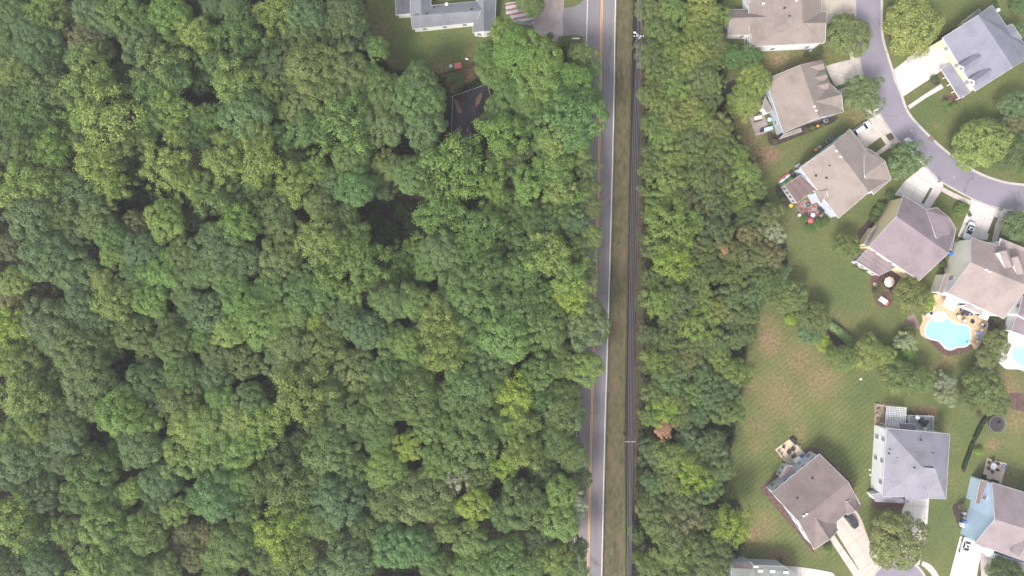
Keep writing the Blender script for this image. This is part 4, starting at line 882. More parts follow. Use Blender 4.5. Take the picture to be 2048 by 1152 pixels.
SH = [(1811,708,25,'L','bright green shrub below the white-blossomed crape myrtle'),(1822,662,15,'R','reddish shrub beside the pool path'),(1641,676,20,'V','yellow-green round shrub at the upper end of the clipped hedge'),(1584,638,14,'V','lime round shrub at the left end of the yard hedge row'),(1650,690,17,'V','small lime shrub at the lower side of the clipped hedge'),
 (1704,726,13,'L','small bright green shrub tucked below the blue-green tree'),(1924,419,15,'L','round clipped shrub on the lawn between two driveways'),(1780,390,10,'D','dark round shrub at the tip of the yellow house'),(1762,412,9,'G','upper green shrub along the yellow wall'),(1754,424,10,'G','middle green shrub along the yellow wall'),(1748,436,9,'D','lower dark shrub along the yellow wall'),
 (1892,206,7,'L','left shrub of three on the lawn below the porch'),(1899,216,7,'L','bottom shrub of three on the lawn below the porch'),(1910,210,7,'L','right shrub of three on the lawn below the porch'),(1959,903,9,'V','lime yellow shrub beside the black fence'),(1610,437,9,'G','left clipped shrub under the brick patio'),(1620,455,11,'G','lowest clipped shrub under the brick patio'),(1636,448,12,'G','middle clipped shrub under the brick patio'),(1650,443,10,'G','right clipped shrub under the brick patio'),
 (1640,103,7,'D','dark shrub nearest the driveway at the white wall'),(1626,108,7,'G','round shrub second from the right at the white wall'),(1643,99,4,'V','tiny lime shrub at the corner of the white wall'),(1612,109,6,'D','round shrub third from the right at the white wall'),(1868,158,8,'D','dark shrub at the end of the porch path'),(1910,478,8,'D','dark shrub at the corner of the pale grey house'),
 (1888,528,8,'D','upper dark shrub between yellow and pale grey houses'),(1884,545,7,'D','lower dark shrub between yellow and pale grey houses'),(1925,1012,8,'R','tan dry shrub by the bins of the blue house'),(1700,268,5,'G','green shrub near the white car on the third driveway'),(1780,274,6,'R','reddish shrub in the small bed beside the third driveway'),(1614,258,5,'R','russet shrub in the bed right of the second house'),(1626,255,5,'O','olive shrub in the bed beside the orange plant pot'),(1590,268,5,'D','dark shrub in the bed under the porch roof'),(1645,250,5,'D','dark shrub at the right end of the long mulch bed'),
 (1550,282,6,'D','dark shrub at the bottom left corner of the long mulch bed'),(1728,543,6,'O','orange-tinted shrub below the sunroom'),(1712,533,5,'R','brown shrub left below the sunroom'),(1560,385,5,'D','upper shrub behind the brown porch'),(1566,398,5,'G','lower shrub behind the brown porch'),(1763,542,6,'L','small green shrub at the sunroom corner'),(1765,575,12,'R','straggly brown shrub left of the round umbrella'),(1755,588,11,'R','straggly brown shrub below left of the round umbrella'),
 (1995,640,9,'R','dark red shrub at the right end of the pool deck'),(2005,655,8,'R','second red shrub right of the pool loungers'),(1915,60,12,'R','purple-leaved shrub beside the blue-grey roof'),(1903,495,5,'G','tiny shrub at the tip of the mauve roof'),(1563,1120,6,'D','dark shrub on the lawn above the bottom edge house'),(1655,1097,10,'O','low shrub at the front corner of the dark taupe roof'),(2037,12,18,'B','blue-green shrub at the top right corner'),(1990,8,8,'D','dark shrub behind the blue-grey-roofed house'),(1520,320,6,'O','ragged weed clump at the edge of the bare patch'),(1940,430,4,'D','tiny shrub on the kerb strip'),
 (2020,590,8,'G','green shrub beside the sandy roof corner'),(1960,832,6,'R','brown shrub at the top of the black fence'),(905,155,12,'G','dark green weeds above the hidden dark-roofed house'),(918,158,13,'G','leafy weed clump behind the red box'),(1100,72,8,'O','straggly weed on the pale gravel'),(1125,84,12,'O','scrubby bush below the gravel yard'),(1143,87,6,'G','small bush beside the white fallen pipe'),(975,92,10,'O','grey-green bush at the lawn edge right of the ranch house')]
for x, y, r_, c_, lab in SH:
    tree('shrub', x, y, r_, c_, 'b' if c_ != 'R' else 's', .7 + r_*.10, lab, 'shrub', 'shrubs in the yards', rs=1.0, flatten=.9)
# long clipped hedge
def hedge(name, a, b_, wid, ht, col, lab):
    A = P(*a); B = P(*b_); d = (B-A); L = d.length; d.normalize(); n = Vector((-d.y, d.x, 0)); rng = np.random.default_rng(5)
    k = int(L*wid*190); s_ = rng.uniform(-L/2, L/2, k); th = rng.uniform(-.2, math.pi+.2, k)
    endf = np.sqrt(np.clip(1 - (np.abs(s_)/(L/2))**8, 0.05, 1))
    x = np.cos(th)*wid/2*endf*rng.uniform(.85, 1.08, k); z_ = .1 + np.abs(np.sin(th))**.6*(ht-.2)*rng.uniform(.8, 1.05, k)
    pos = np.stack([s_, x, z_], 1); nor = np.stack([rng.normal(size=k)*.4, np.cos(th), np.sin(th)+.2], 1) + rng.normal(size=(k, 3))*.4
    me = mesh_from_quads('hedge', quads(pos, nor, np.full(k, .15), rng), M['leaf'])
    o = bpy.data.objects.new(name, me); C.objects.link(o); m_ = (A+B)/2; o.location = (m_.x, m_.y, 0); o.rotation_euler = (0, 0, math.atan2(d.y, d.x)); o.color = (*COL[col], 1)
    tag(o, lab, 'hedge')
hedge('hedge', (1655,646), (1706,688), 2.1, 1.8, 'H', 'long clipped green hedge lying diagonally between the yard trees')
hedge('hedge', (1968,834), (1946,878), .9, 1.2, 'K', 'dark foliage standing in for ivy and shade, upper stretch of the diagonal black fence')  # dark leaf strips put in for the shade line and ivy along the fence
hedge('hedge', (1944,882), (1924,938), .8, 1.0, 'K', 'dark foliage standing in for ivy and shade, lower stretch of the diagonal black fence')
# woodland undergrowth: nobody could count it
def undergrowth():
    rng = np.random.default_rng(11); n = 330000
    px = rng.uniform(-120, 1600, n); py = rng.uniform(-120, 1280, n)
    k = (pip(px, py, WOOD) | pip(px, py, BELT))
    k &= ~(((px-795)/60)**2 + ((py-445)/68)**2 < 1) | (rng.uniform(size=n) < .5)
    X = (px-1024)/SC; Y = (576-py)/SC
    f = np.sin(X*.9+np.sin(Y*.7)*2)*np.cos(Y*.8+np.sin(X*.5)*2)*.5+.5 + rng.normal(size=n)*.12
    k &= (f > .30); X, Y, f = X[k], Y[k], f[k]
    hi = (X*SC+1024 > 1250)
    z_ = np.clip(f, 0, 1)**1.5 * rng.uniform(.3, 1, len(X)) * np.where(hi, 3.0, 4.5)
    pos = np.stack([X, Y, z_], 1); nor = rng.normal(size=pos.shape)*.6 + np.array([0, 0, 1.])
    me = mesh_from_quads('undergrowth', quads(pos, nor, np.full(len(X), .30), rng), M['leaf'])
    o = bpy.data.objects.new('undergrowth', me); C.objects.link(o); o.color = (0.045, 0.072, 0.028, 1)
    tag(o, 'dark green undergrowth covering the floor of the wood and the tree belt', 'undergrowth', None, 'stuff')
undergrowth()

def wood_beyond():
    """the same wood going on past the frame, one object"""
    rng = np.random.default_rng(21); parts = []
    src = []
    for me in CROWNS['o'][:3] + CROWNS['s'][:2]:
        co = np.empty(len(me.vertices)*3, np.float32); me.vertices.foreach_get('co', co); src.append(co.reshape(-1, 4, 3)[::2])
    spots = [(x, y) for x in range(-330, -60, 82) for y in range(-220, 1400, 82)] + [(x, y) for x in range(-20, 700, 84) for y in (-70, -160)] + [(x, y) for x in range(-20, 1120, 84) for y in (1230, 1315)] + [(1330, -60), (1400, -70), (1345, -140), (1320, 1225), (1400, 1215)]
    for x, y in spots:
        x += rng.uniform(-14, 14); y += rng.uniform(-14, 14); r_ = rng.uniform(5.2, 7.0); ht = rng.uniform(13.5, 17)
        if x > 1250: r_ *= .7; ht *= .7
        q = src[rng.integers(len(src))]; a = rng.uniform(0, 6.28); c_, s_ = math.cos(a), math.sin(a); cen = q.mean(1, keepdims=True)
        q = cen + (q - cen) * 1.35
        v = np.stack([(q[..., 0]*c_ - q[..., 1]*s_)*r_ + (x-1024)/SC, (q[..., 0]*s_ + q[..., 1]*c_)*r_ + (576-y)/SC, q[..., 2]*r_*.88 + ht - r_*.65], -1)
        parts.append(v.reshape(-1, 3))
    me = mesh_from_quads('wood_beyond', np.concatenate(parts), M['leaf'])
    o = bpy.data.objects.new('wood_beyond', me); C.objects.link(o); o.color = (*COL['G'], 1)
    tag(o, 'the wood continuing beyond the edges of the picture', 'wood', None, 'stuff')
wood_beyond()
# ------------------------------------------------------------------ poles, wires, fences
def utility_pole(top, ht, lab, white):
    b_ = P(*top, ht); o = thing('utility_pole', lab, 'utility pole', (b_.x, b_.y, 0), 0, 'utility poles along the ditch')
    MB().bar((0,0,0), (0,0,ht), .17, 10, .11).build('pole', M['polewood'], o)
    MB().box((0,0,ht-.5), (2.4,.14,.14)).build('crossarm', M['metal'], o)
    for x in (-1.1, -.45, .45, 1.1): MB().lathe((x,0,ht-.43), [(.05,0),(.11,.08),(.07,.16),(.11,.24),(.04,.34)], 8).build('insulator', M['white'], o)
    if white: 
        MB().lathe((.45,.1,ht-2.0), [(.05,0),(.27,.05),(.27,.9),(.1,1.0)], 12).build('transformer', M['greyplastic'], o)
        MB().bar((0,0,ht-.1), (-.9,.7,ht-.1), .05, 6).box((-1.0,.75,ht-.12), (.6,.3,.15)).build('lamp_arm', M['white'], o)
    return b_
utility_pole((1278,71), 10, 'wooden utility pole with white fittings and transformer near the top edge', True)
utility_pole((1261,884), 9.5, 'wooden utility pole with short crossarm beside the lower part of the ditch', False)
WX = [(-400, [1280,1285,1290,1294]), (71, [1274,1276.5,1280,1282.5]), (288, [1265,1268.5,1272,1275.5]), (576, [1259.5,1262.5,1266,1269.5]), (884, [1256.5,1260,1262.5,1265.5]), (1152, [1254.5,1257,1259.5,1262]), (1500, [1250,1253,1256,1259])]
WN = ['leftmost', 'second from left', 'third from left', 'rightmost']
for k in range(4):
    pts = [(xs[k], y) for y, xs in WX]; sm = catmull(pts, 5)
    mb = MB(); W_ = []
    for x, y in sm:
        sag = 1.0 if 71 < y < 884 else .6; u = (y-71)/813; hh = 9.6 - max(0, 4*u*(1-u))*.9 if 0 < u < 1 else 9.5
        W_.append(tuple(P(x, y, hh)))
    mb.tube(W_, .022, 5)
    tag(mb.build('overhead_cable', M['greyplastic']), f'overhead cable running along the ditch, {WN[k]} of four', 'cable', 'overhead cables')
for k, (dx, hh) in enumerate(((3.5, 6.5), (9, 6.0))):
    mb = MB(); mb.tube([tuple(P(x + dx - 2, y, hh)) for x, y in ED[::4]], .045, 5)
    tag(mb.build('overhead_cable', M['black']), f"thick low dark cable above the ditch, the {'left' if k == 0 else 'right'} of the low pair", 'cable', 'overhead cables')
def fence(pts, ht, mat, lab, name='fence', step=2.0, rails=2, solid=False):
    V = [P(*p) for p in pts]; o = thing(name, lab, 'fence', tuple(V[0])); og = tuple(V[0])
    posts = []
    for a, b_ in zip(V, V[1:]):
        L = (b_-a).length; n = max(1, int(L/step)); posts += [a + (b_-a)*(i/n) for i in range(n)]
        mb = MB(); d = (b_-a).normalized(); ang = math.atan2(d.y, d.x); c = (a+b_)/2
        if solid: mb.box((c.x, c.y, ht/2), (L, .05, ht), ang)
        else:
            for r_ in range(rails): mb.box((c.x, c.y, ht*(r_+.6)/rails), (L, .04, .08), ang)
            nb = int(L/.25)
            for i in range(nb): q = a + (b_-a)*(i/nb); mb.box((q.x, q.y, ht*.5), (.03,.03,ht*.9))
        mb.build('fence_panel', mat, o, og)
    for p in posts + [V[-1]]: MB().box((p.x,p.y,(ht+.1)/2), (.1,.1,ht+.1)).build('post', mat, o, og)
fence([(1969,832),(1945,880),(1923,941)], 1.4, M['black'], 'black metal fence running diagonally beside the grey hip-roofed house', step=3)
fence([(887,149),(930,137),(962,129)], 1.5, M['wood'], 'dark wooden fence below the red box on the ranch lawn', solid=True)
# lamp pole on the lawn
b_ = P(945, 136); o = thing('lamp_post', 'thin grey lamp post with white head on the ranch house lawn', 'lamp post', tuple(b_))
MB().bar((0,0,0),(0,0,5.2),.07,8).build('pole', M['metal'], o); MB().bar((0,0,5.2),(-.9,.35,5.4),.05,6).build('arm', M['metal'], o); MB().box((-1.1,.42,5.4),(.6,.3,.18),2.8).build('lamp_head', M['white'], o)
# ------------------------------------------------------------------ vehicles
def ring(x, w_, z0, z1, r=.18):
    return [(x,-w_+r,z0),(x,w_-r,z0),(x,w_,z0+r),(x,w_,z1-r*.9),(x,w_-r*.8,z1-.03),(x,w_*.4,z1),(x,-w_*.4,z1),(x,-w_+r*.8,z1-.03),(x,-w_,z1-r*.9),(x,-w_,z0+r)]
def car(lab, px, py, rz, L=4.6, W=1.85, H=1.5, paint=None, kind='sedan', cat='car', z=0.1, name='parked_car'):
    p = P(px, py, .8); o = thing(name, lab, cat, (p.x, p.y, z), rz, 'vehicles parked on the driveways'); h_ = L/2; w_ = W/2
    paint = paint or M['carwhite']; hood = .92 if kind != 'suv' else 1.05; tail = .98 if kind == 'sedan' else 1.1
    body = MB().loft([ring(-h_, w_*.78, .38, tail-.12), ring(-h_+.12, w_*.92, .3, tail-.04), ring(-h_+.6, w_, .26, tail), ring(-h_*.3, w_, .24, tail-.03), ring(h_*.25, w_, .24, hood+.05), ring(h_*.62, w_*.99, .26, hood), ring(h_-.25, w_*.88, .3, hood-.12), ring(h_-.03, w_*.66, .38, hood-.3)])
    bo = body.build('body', paint, o); bo.data.shade_smooth()
    if kind == 'sedan': g = [(-h_+.75, .70, tail-.04), (-h_+1.35, .66, H-.06), (-.05, .66, H-.03), (h_-1.45, .76, hood)]
    else: g = [(-h_+.10, .78, tail-.04), (-h_+.45, .72, H-.05), (.15, .72, H-.03), (h_-1.35, .80, hood)]
    def gring(x, k, zt): zb = min(tail, hood) - .12; return [(x,-w_*.9,zb),(x,w_*.9,zb),(x,w_*k,max(zt,zb+.02)),(x,-w_*k,max(zt,zb+.02))]
    MB().loft([gring(*q) for q in g]).build('windows', M['carglass'], o)
    x0, x1 = g[1][0]+.05, g[2][0]-.02
    ro = MB().loft([[(x, -w_*k, z_), (x, w_*k, z_), (x, w_*k*.93, z_+.05), (x, -w_*k*.93, z_+.05)] for x, k, z_ in ((x0-.04,.60,H-.08),(x0+.15,.68,H-.05),((x0+x1)/2,.70,H-.035),(x1-.15,.68,H-.035),(x1+.04,.60,H-.06))]).build('roof_panel', paint, o)
    for s_ in (-1, 1):
        MB().tube([(g[0][0]+.05, s_*w_*.80, tail), (x0, s_*w_*.68, H-.04)], .05, 5).tube([(x1, s_*w_*.68, H-.04), (g[3][0], s_*w_*.80, hood+.02)], .045, 5).build('pillar', paint, o)
        if kind != 'sedan': MB().bar((x0+.1, s_*w_*.6, H+.07), (x1-.1, s_*w_*.6, H+.07), .03, 5).build('roof_rail', M['metal'], o)
    if kind == 'suv':
        for x in (x0+.45, x0+1.1): MB().box((x, 0, H+.08), (.07, W*.62, .05)).build('roof_bar', M['black'], o)
    if kind == 'sunroof' or kind == 'sedan': MB().box(((x0+x1)/2+.1, 0, H+.025), (.55, .7, .02)).build('sunroof', M['carglass'], o)
    for x in (-h_*.62, h_*.60):
        for s_ in (-1, 1):
            ty = MB().bar((x, s_*(w_-.22), .33), (x, s_*(w_+.01), .33), .33, 16).build('wheel', M['tyre'], o)
            MB().bar((x, s_*(w_-.02), .33), (x, s_*(w_+.025), .33), .2, 12).build('rim', M['metal'], ty)
    for s_ in (-1, 1):
        MB().box((h_-.22, s_*w_*.62, .68), (.28,.34,.14), s_*-.35).build('headlight', M['glass'], o)
        MB().box((-h_+.1, s_*w_*.68, .78), (.12,.3,.14)).build('tail_light', M['red'], o)
        MB().box((h_-1.55, s_*(w_+.08), 1.0), (.14,.18,.12)).build('wing_mirror', paint, o)
    return o
def ang(dx, dy): return math.atan2(-dy, dx)
car('white estate car with black roof bars on the third driveway', 1724, 257, ang(210,-140), 5.2, 1.95, 1.75, kind='suv')
car('white saloon car tucked beside the pale grey house wall', 1938, 462, ang(-16,36), 4.6, 1.85, 1.45)
car('white saloon car beside the sky blue house, near the bottom right', 1931, 1094, ang(-10,38), 4.7, 1.9, 1.45)
car('black car with pale bonnet parked by the dark taupe-roofed house', 1703, 1041, ang(28,36), 4.5, 1.85, 1.55, M['cardark'], 'suv')
car('white car half hidden under the street tree at the bend', 1822, 291, ang(-30,-35), 4.5, 1.85, 1.45)
# ------------------------------------------------------------------ yard things
def one(name, lab, cat, mb, mat, px, py, z=0.0, rz=0.0, group=None):
    p = P(px, py); o = mb.build(name, mat); o.location = (p.x, p.y, z); o.rotation_euler = (0, 0, rz); return tag(o, lab, cat, group)
def chair(lab, px, py, rz, mat, cushion=None, z=.06, w_=.62, group=None, name='patio_chair'):
    p = P(px, py); o = thing(name, lab, 'chair', (p.x, p.y, z), rz, group)
    MB().box((0,0,.42), (w_,w_,.07)).build('seat', mat, o); b_ = MB().box((-w_/2,0,.72), (.07,w_,.55)).build('backrest', mat, o)
    for x in (-1, 1):
        for y in (-1, 1): MB().bar((x*w_*.44, y*w_*.44, 0), (x*w_*.44, y*w_*.44, .4), .025, 5).build('leg', mat, o)
    for y in (-1, 1): MB().box((0, y*w_*.48, .62), (w_*.9,.06,.05)).build('armrest', mat, o)
    if cushion: MB().box((.02,0,.50), (w_*.8,w_*.8,.1)).build('cushion', cushion, o)
    return o
def table(lab, px, py, rz, a, b_, mat, legm, rnd=False, z=.06, ht=.74, name='patio_table'):
    p = P(px, py); o = thing(name, lab, 'table', (p.x, p.y, z), rz)
    if rnd: MB().lathe((0,0,ht-.04), [(a,0),(a,.04)], 20).build('tabletop', mat, o); MB().bar((0,0,0),(0,0,ht-.04),.05,8).build('leg', legm, o); MB().lathe((0,0,0),[(.3,0),(.28,.05)],12).build('base', legm, o)
    else:
        MB().box((0,0,ht), (a,b_,.05)).build('tabletop', mat, o)
        for x in (-1, 1):
            for y in (-1, 1): MB().box((x*a*.43, y*b_*.4, ht/2), (.07,.07,ht-.05)).build('leg', legm, o)
    return o
def umbrella(lab, px, py, r, mat, z=.06, ht=2.5, closed=False):
    p = P(px, py, ht); o = thing('patio_umbrella', lab, 'umbrella', (p.x, p.y, z))
    MB().bar((0,0,0),(0,0,ht+.1),.03,6).build('pole', M['metal'], o); MB().lathe((0,0,0),[(.28,0),(.25,.08),(.05,.12)],12).build('base', M['black'], o)
    if closed: MB().lathe((0,0,1.0),[(.22,0),(.16,.6),(.05,ht-.95)],8).build('canopy', mat, o)
    else:
        c = MB().lathe((0,0,ht-.5),[(r,0),(r*.66,.22),(r*.33,.4),(.04,.52)],8); c.build('canopy', mat, o)
        for k in range(8):
            a = k*math.pi/4; MB().bar((0,0,ht-.03),(r*math.cos(a)*.98,r*math.sin(a)*.98,ht-.50),.015,4).build('rib', M['metal'], o)
def lounger(lab, px, py, rz, mat, z=.06):
    p = P(px, py); o = thing('sun_lounger', lab, 'sun lounger', (p.x, p.y, z), rz, 'pool loungers')
    MB().box((0,0,.3),(1.9,.62,.06)).build('frame', M['white'], o); MB().box((.3,0,.37),(1.25,.58,.09)).build('mattress', mat, o)
    mb = MB().loft([[(-.32,-.29,.36),(-.32,.29,.36),(-.32,.29,.44),(-.32,-.29,.44)],[(-.92,-.29,.62),(-.92,.29,.62),(-.92,.29,.7),(-.92,-.29,.7)]]); mb.build('backrest', mat, o)
    for x in (-.8,.8):
        for y in (-.26,.26): MB().box((x,y,.14),(.05,.05,.28)).build('leg', M['white'], o)
def pot(lab, px, py, r, mat, ht=.5, cat='plant pot', name='plant_pot'):
    one(name, lab, cat, MB().lathe((0,0,0), [(r*.7,0),(r,ht),(r*.85,ht),(r*.8,ht*.85)], 12), mat, px, py, .05)
def binn(lab, px, py, rz, mat, name='wheelie_bin'):
    p = P(px, py, .5); o = thing(name, lab, 'bin', (p.x, p.y, .03), rz, 'wheeled bins')
    MB().box((0,0,.5), (.5,.55,.95), 0, 1.15).build('bin_body', mat, o); MB().box((0,0,1.02), (.64,.68,.07)).build('lid', mat, o)
    for y in (-.25,.25): MB().bar((-.3,y-.04,.12),(-.3,y+.04,.12),.12,10).build('wheel', M['tyre'], o)
def acunit(lab, px, py, rz=0.3):
    p = P(px, py, .4); o = thing('air_conditioner', lab, 'air conditioner', (p.x, p.y, 0), rz, 'air conditioners beside the walls')
    MB().box((0,0,.42),(.85,.85,.8)).build('casing', M['greyplastic'], o); MB().lathe((0,0,.82),[(.34,0),(.34,.03)],16).build('fan_grille', M['black'], o)
def grill(lab, px, py, rz=0, col='black', z=.06):
    p = P(px, py, .6); o = thing('barbecue', lab, 'barbecue', (p.x, p.y, z), rz)
    MB().box((0,0,.45),(1.3,.55,.8)).build('cabinet', M[col], o); MB().loft([[(x,-.3,.85),(x,.3,.85),(x,.22,1.12),(x,0,1.22),(x,-.22,1.12)] for x in (-.42,.42)]).build('lid', M[col], o)
    for x in (-.45,.45): MB().box((x*1.4,0,.88),(.3,.5,.04)).build('side_shelf', M[col], o)
# --- pools
TAN = concrete('tan pool paving', (0.62, 0.46, 0.30), 0.4, 1.2); WCON = concrete('white pool concrete', (0.74, 0.72, 0.72), 0.2, 4.0)
m, t, b = newmat('pool water'); v = wpos(t)
c = ramp(t, noise(t, v, 0.16, 3), [(0.3, (0.26, 0.64, 0.62)), (0.7, (0.36, 0.74, 0.70))]); t.links.new(c, b.inputs['Base Color']); b.inputs['Roughness'].default_value = .08
bp = N(t, 'Bump'); bp.inputs['Strength'].default_value = .3; t.links.new(noise(t, v, 2.5, 3), bp.inputs['Height']); t.links.new(bp.outputs[0], b.inputs['Normal']); WATER = m
WATER2 = flat('paler pool water', (0.36, 0.62, 0.76), .08); LEDGE = flat('shallow ledge water', (0.66, 0.80, 0.76), .1)
def zp(L, ox=1780, oy=560, f=5.761): return [(ox + a/f, oy + b_/f) for a, b_ in L]
def level(name, pts, z_, mat, zb=0.0): 
    w_ = [P(*p) for p in pts]; o = structure(name, MB().prism([(p.x,p.y) for p in w_], zb, z_), mat); fix_normals(o); return o
deck = catmull(zp([(365,395),(395,410),(470,370),(500,300),(480,200),(560,170),(800,300),(960,380),(1120,470),(1112,580),(1085,660),(1000,790),(960,785),(930,740),(780,780),(690,800),(600,760),(540,700),(430,680),(370,650),(345,600),(345,540),(375,470)]), 4, True)
level('pool_deck', deck, .07, TAN)
pool = catmull(zp([(410,590),(420,520),(470,460),(500,400),(560,372),(620,390),(660,440),(720,490),(800,520),(880,530),(912,570),(918,650),(905,720),(860,760),(780,765),(700,795),(640,780),(590,720),(540,690),(460,670),(415,635)]), 5, True)
cx_, cy_ = 1896, 662
def grow(pts, d):
    n = len(pts); out = []; ar = sum(pts[i][0]*pts[(i+1)%n][1]-pts[(i+1)%n][0]*pts[i][1] for i in range(n)); s_ = 1 if ar > 0 else -1
    for i in range(n):
        a, c_ = pts[i-1], pts[(i+1)%n]; dx, dy = c_[0]-a[0], c_[1]-a[1]; L = math.hypot(dx, dy) or 1; out.append((pts[i][0]+s_*dy/L*d, pts[i][1]-s_*dx/L*d))
    return out
def ringband(name, inn, outp, z0, z1, mat):
    A = [P(*p) for p in inn]; B = [P(*p) for p in outp]; n = len(A); mb = MB()
    for i in range(n):
        a, b_, c_, d = A[i], A[(i+1)%n], B[(i+1)%n], B[i]
        mb.poly([(a.x,a.y,z1),(b_.x,b_.y,z1),(c_.x,c_.y,z1),(d.x,d.y,z1)]); mb.poly([(a.x,a.y,z0),(b_.x,b_.y,z0),(b_.x,b_.y,z1),(a.x,a.y,z1)]); mb.poly([(d.x,d.y,z1),(c_.x,c_.y,z1),(c_.x,c_.y,z0),(d.x,d.y,z0)])
    return structure(name, mb, mat)
level('pool_water', pool, .085, WATER, .01); ringband('pool_coping', pool, grow(pool, 2.6), .06, .14, WCON)
level('pool_ledge', catmull(zp([(486,458),(510,402),(560,378),(612,395),(648,440),(600,478),(540,484)]), 5, True), .092, LEDGE, .08)
deck2 = catmull([(2019,664),(2015,680),(2009,690),(1999,700),(1994,709),(1996,722),(2003,731),(2014,738),(2038,739),(2060,747),(2120,760),(2140,700),(2100,660),(2050,668)], 4, True)
level('pool_deck', deck2, .07, WCON)
pool2 = catmull([(2023,702),(2035,693),(2060,700),(2090,700),(2090,735),(2050,732),(2030,722)], 5, True)
level('pool_water', pool2, .085, WATER2, .01); ringband('pool_coping', pool2, grow(pool2, 2), .06, .12, WCON)
G2 = 'seats round the swimming pool'
umbrella('closed dark umbrella on the white deck of the right-edge pool', 2006, 723, 1.5, M['greywicker'], closed=True)
lounger('blue sun lounger, upper of the pair by the turquoise pool', 1956, 666, ang(50,6), M['blue']); lounger('blue sun lounger, lower of the pair by the turquoise pool', 1959, 676, ang(50,16), M['blue'])
table('small orange side table above the blue loungers', 1961, 660, .2, .7, .6, M['cream'], M['wood'], ht=.45); table('small orange side table below the blue loungers', 1952, 683, .2, .7, .6, M['cream'], M['wood'], ht=.45)
one('fire_pit', 'round black fire pit on the tan pool deck', 'fire pit', MB().lathe((0,0,0), [(.35,0),(.5,.35),(.52,.4),(.42,.38),(.3,.2)], 16), M['black'], 1943, 643, .07)
chair('black round chair with white cushion beside the pool fire pit', 1962, 649, 2.5, M['wicker'], M['cream'], .07, .9, G2)
chair('grey wicker armchair with white cushion, left of the pair by the pool', 1914, 633, -1.2, M['greywicker'], M['white'], .07, .9, G2); chair('grey wicker armchair with white cushion, right of the pair by the pool', 1926, 641, -1.0, M['greywicker'], M['white'], .07, .9, G2)
table('dark dining table on the tan deck by the pale grey house', 1927, 626, -.4, 1.6, 1.0, M['wicker'], M['black'], z=.07)
for k, (x, y, a, l_) in enumerate(((1920,620,0,'upper left'),(1933,623,3.1,'right'),(1929,618,-1.6,'top'),(1922,628,.8,'lower left'),(1937,628,3.1,'far right'))): chair(f'dark dining chair, {l_} of the pool deck table', x, y, a, M['wicker'], M['blue'] if k in (0, 4) else None, .07, .6, G2)
table('white serving counter at the right end of the house terrace', 1962, 633, -.4, 2.4, 1.2, M['white'], M['greyplastic'], z=.07, ht=.95); grill('dark barbecue beside the white serving counter', 1957, 628, -.4)
grill('grey barbecue against the pale grey house wall', 1911, 605, -.4, 'greyplastic'); chair('dark folded chair against the pale grey house wall', 1917, 607, 1, M['black'], None, .07, .7, G2)
chair('white chair with dark cushion at the left tip of the pool deck', 1859, 627, .7, M['white'], M['wicker'], .07, 1.0, G2); chair('second white chair at the left tip of the pool deck', 1853, 630, .4, M['white'], None, .07, .8, G2)
# white canopy on the pool deck
p = P(1889, 604); o = thing('garden_canopy', 'square white canopy at the corner of the pool deck', 'canopy', (p.x, p.y, .07), -.42)
mb = MB().loft([[(-1.5,-1.7,2.3),(1.5,-1.7,2.3),(1.5,1.7,2.3),(-1.5,1.7,2.3)],[(-1.5,-1.7,2.36),(1.5,-1.7,2.36),(1.5,1.7,2.36),(-1.5,1.7,2.36)],[(-.15,-.15,2.75),(.15,-.15,2.75),(.15,.15,2.75),(-.15,.15,2.75)]]); mb.build('canopy_roof', M['white'], o)
for x in (-1.4,1.4):
    for y in (-1.6,1.6): MB().bar((x,y,0),(x,y,2.3),.04,6).build('leg', M['white'], o)
# --- second house patio
level('patio', [(1498,234),(1526,226),(1541,262),(1511,273)], .06, concrete('grey patio stone', (0.36,0.31,0.29), .3, .8))
table('pale patio table with chairs round it behind the second house', 1514, 237, ang(100,-25), 2.0, .9, M['cream'], M['wood'])
for k, (dx, dy, a) in enumerate(((-7,-3,-1.4),(0,-6,-1.4),(6,-8,-1.4),(-5,6,1.7),(1,4.5,1.7),(7,3,1.7))): chair(f"brown patio chair, {['upper left','upper middle','upper right','lower left','lower middle','lower right'][k]} at the second house table", 1514+dx, 237+dy+1, a, M['wood'], None, .06, .5, 'chairs on the second house patio')
one('covered_grill', 'pale blue covered round grill behind the second house', 'grill', MB().lathe((0,0,0), [(.4,0),(.6,.7),(.35,1.05)], 12), M['paleblue'], 1537, 240, .06)
one('garden_bench', 'pale blue covered bench at the corner of the stone patio', 'bench', MB().box((0,0,.3),(2.2,.7,.55)).box((0,.35,.6),(2.2,.15,.7)), M['paleblue'], 1535, 259, .06, .25)
pot('dark leafy pot on the corner of the stone patio', 1522, 262, .5, M['darkmulch'], .8); pot('round black pot at the lower patio edge', 1513, 268, .35, M['greyplastic'])
acunit('air conditioner right of the second house among shrubs', 1651, 242); pot('orange plant pot in the bed right of the second house', 1634, 253, .35, M['orange'])
# --- third house
level('patio', catmull([(1592,408),(1606,402),(1620,398),(1634,408),(1648,418),(1646,434),(1634,444),(1622,449),(1606,438),(1598,424)], 3, True), .06, grain('red brick paving', (0.26,0.135,0.12), .5, 1.5, .9, 10, .2, 0, (1,1,1), 0, (.34,.28,.27)))
table('small round white table on the red brick patio', 1623, 431, 0, .55, 0, M['white'], M['metal'], True); umbrella('small folded red umbrella below the white round table', 1623, 441, .8, M['pinkred'], ht=1.8)
for k, (x, y, l_, mt) in enumerate(((1640,433,'grey, right of the round table','greyplastic'),(1636,440,'grey, lower right of the round table','greyplastic'),(1614,410,'green-cushioned, upper left of the patio','wicker'),(1636,418,'black, near the blue wall','wicker'),(1642,424,'dark, right of the black one near the blue wall','wicker'))): chair(f'patio chair, {l_}', x, y, k, M[mt], M['green'] if k == 2 else None, .06, .75, 'chairs on the red brick patio')
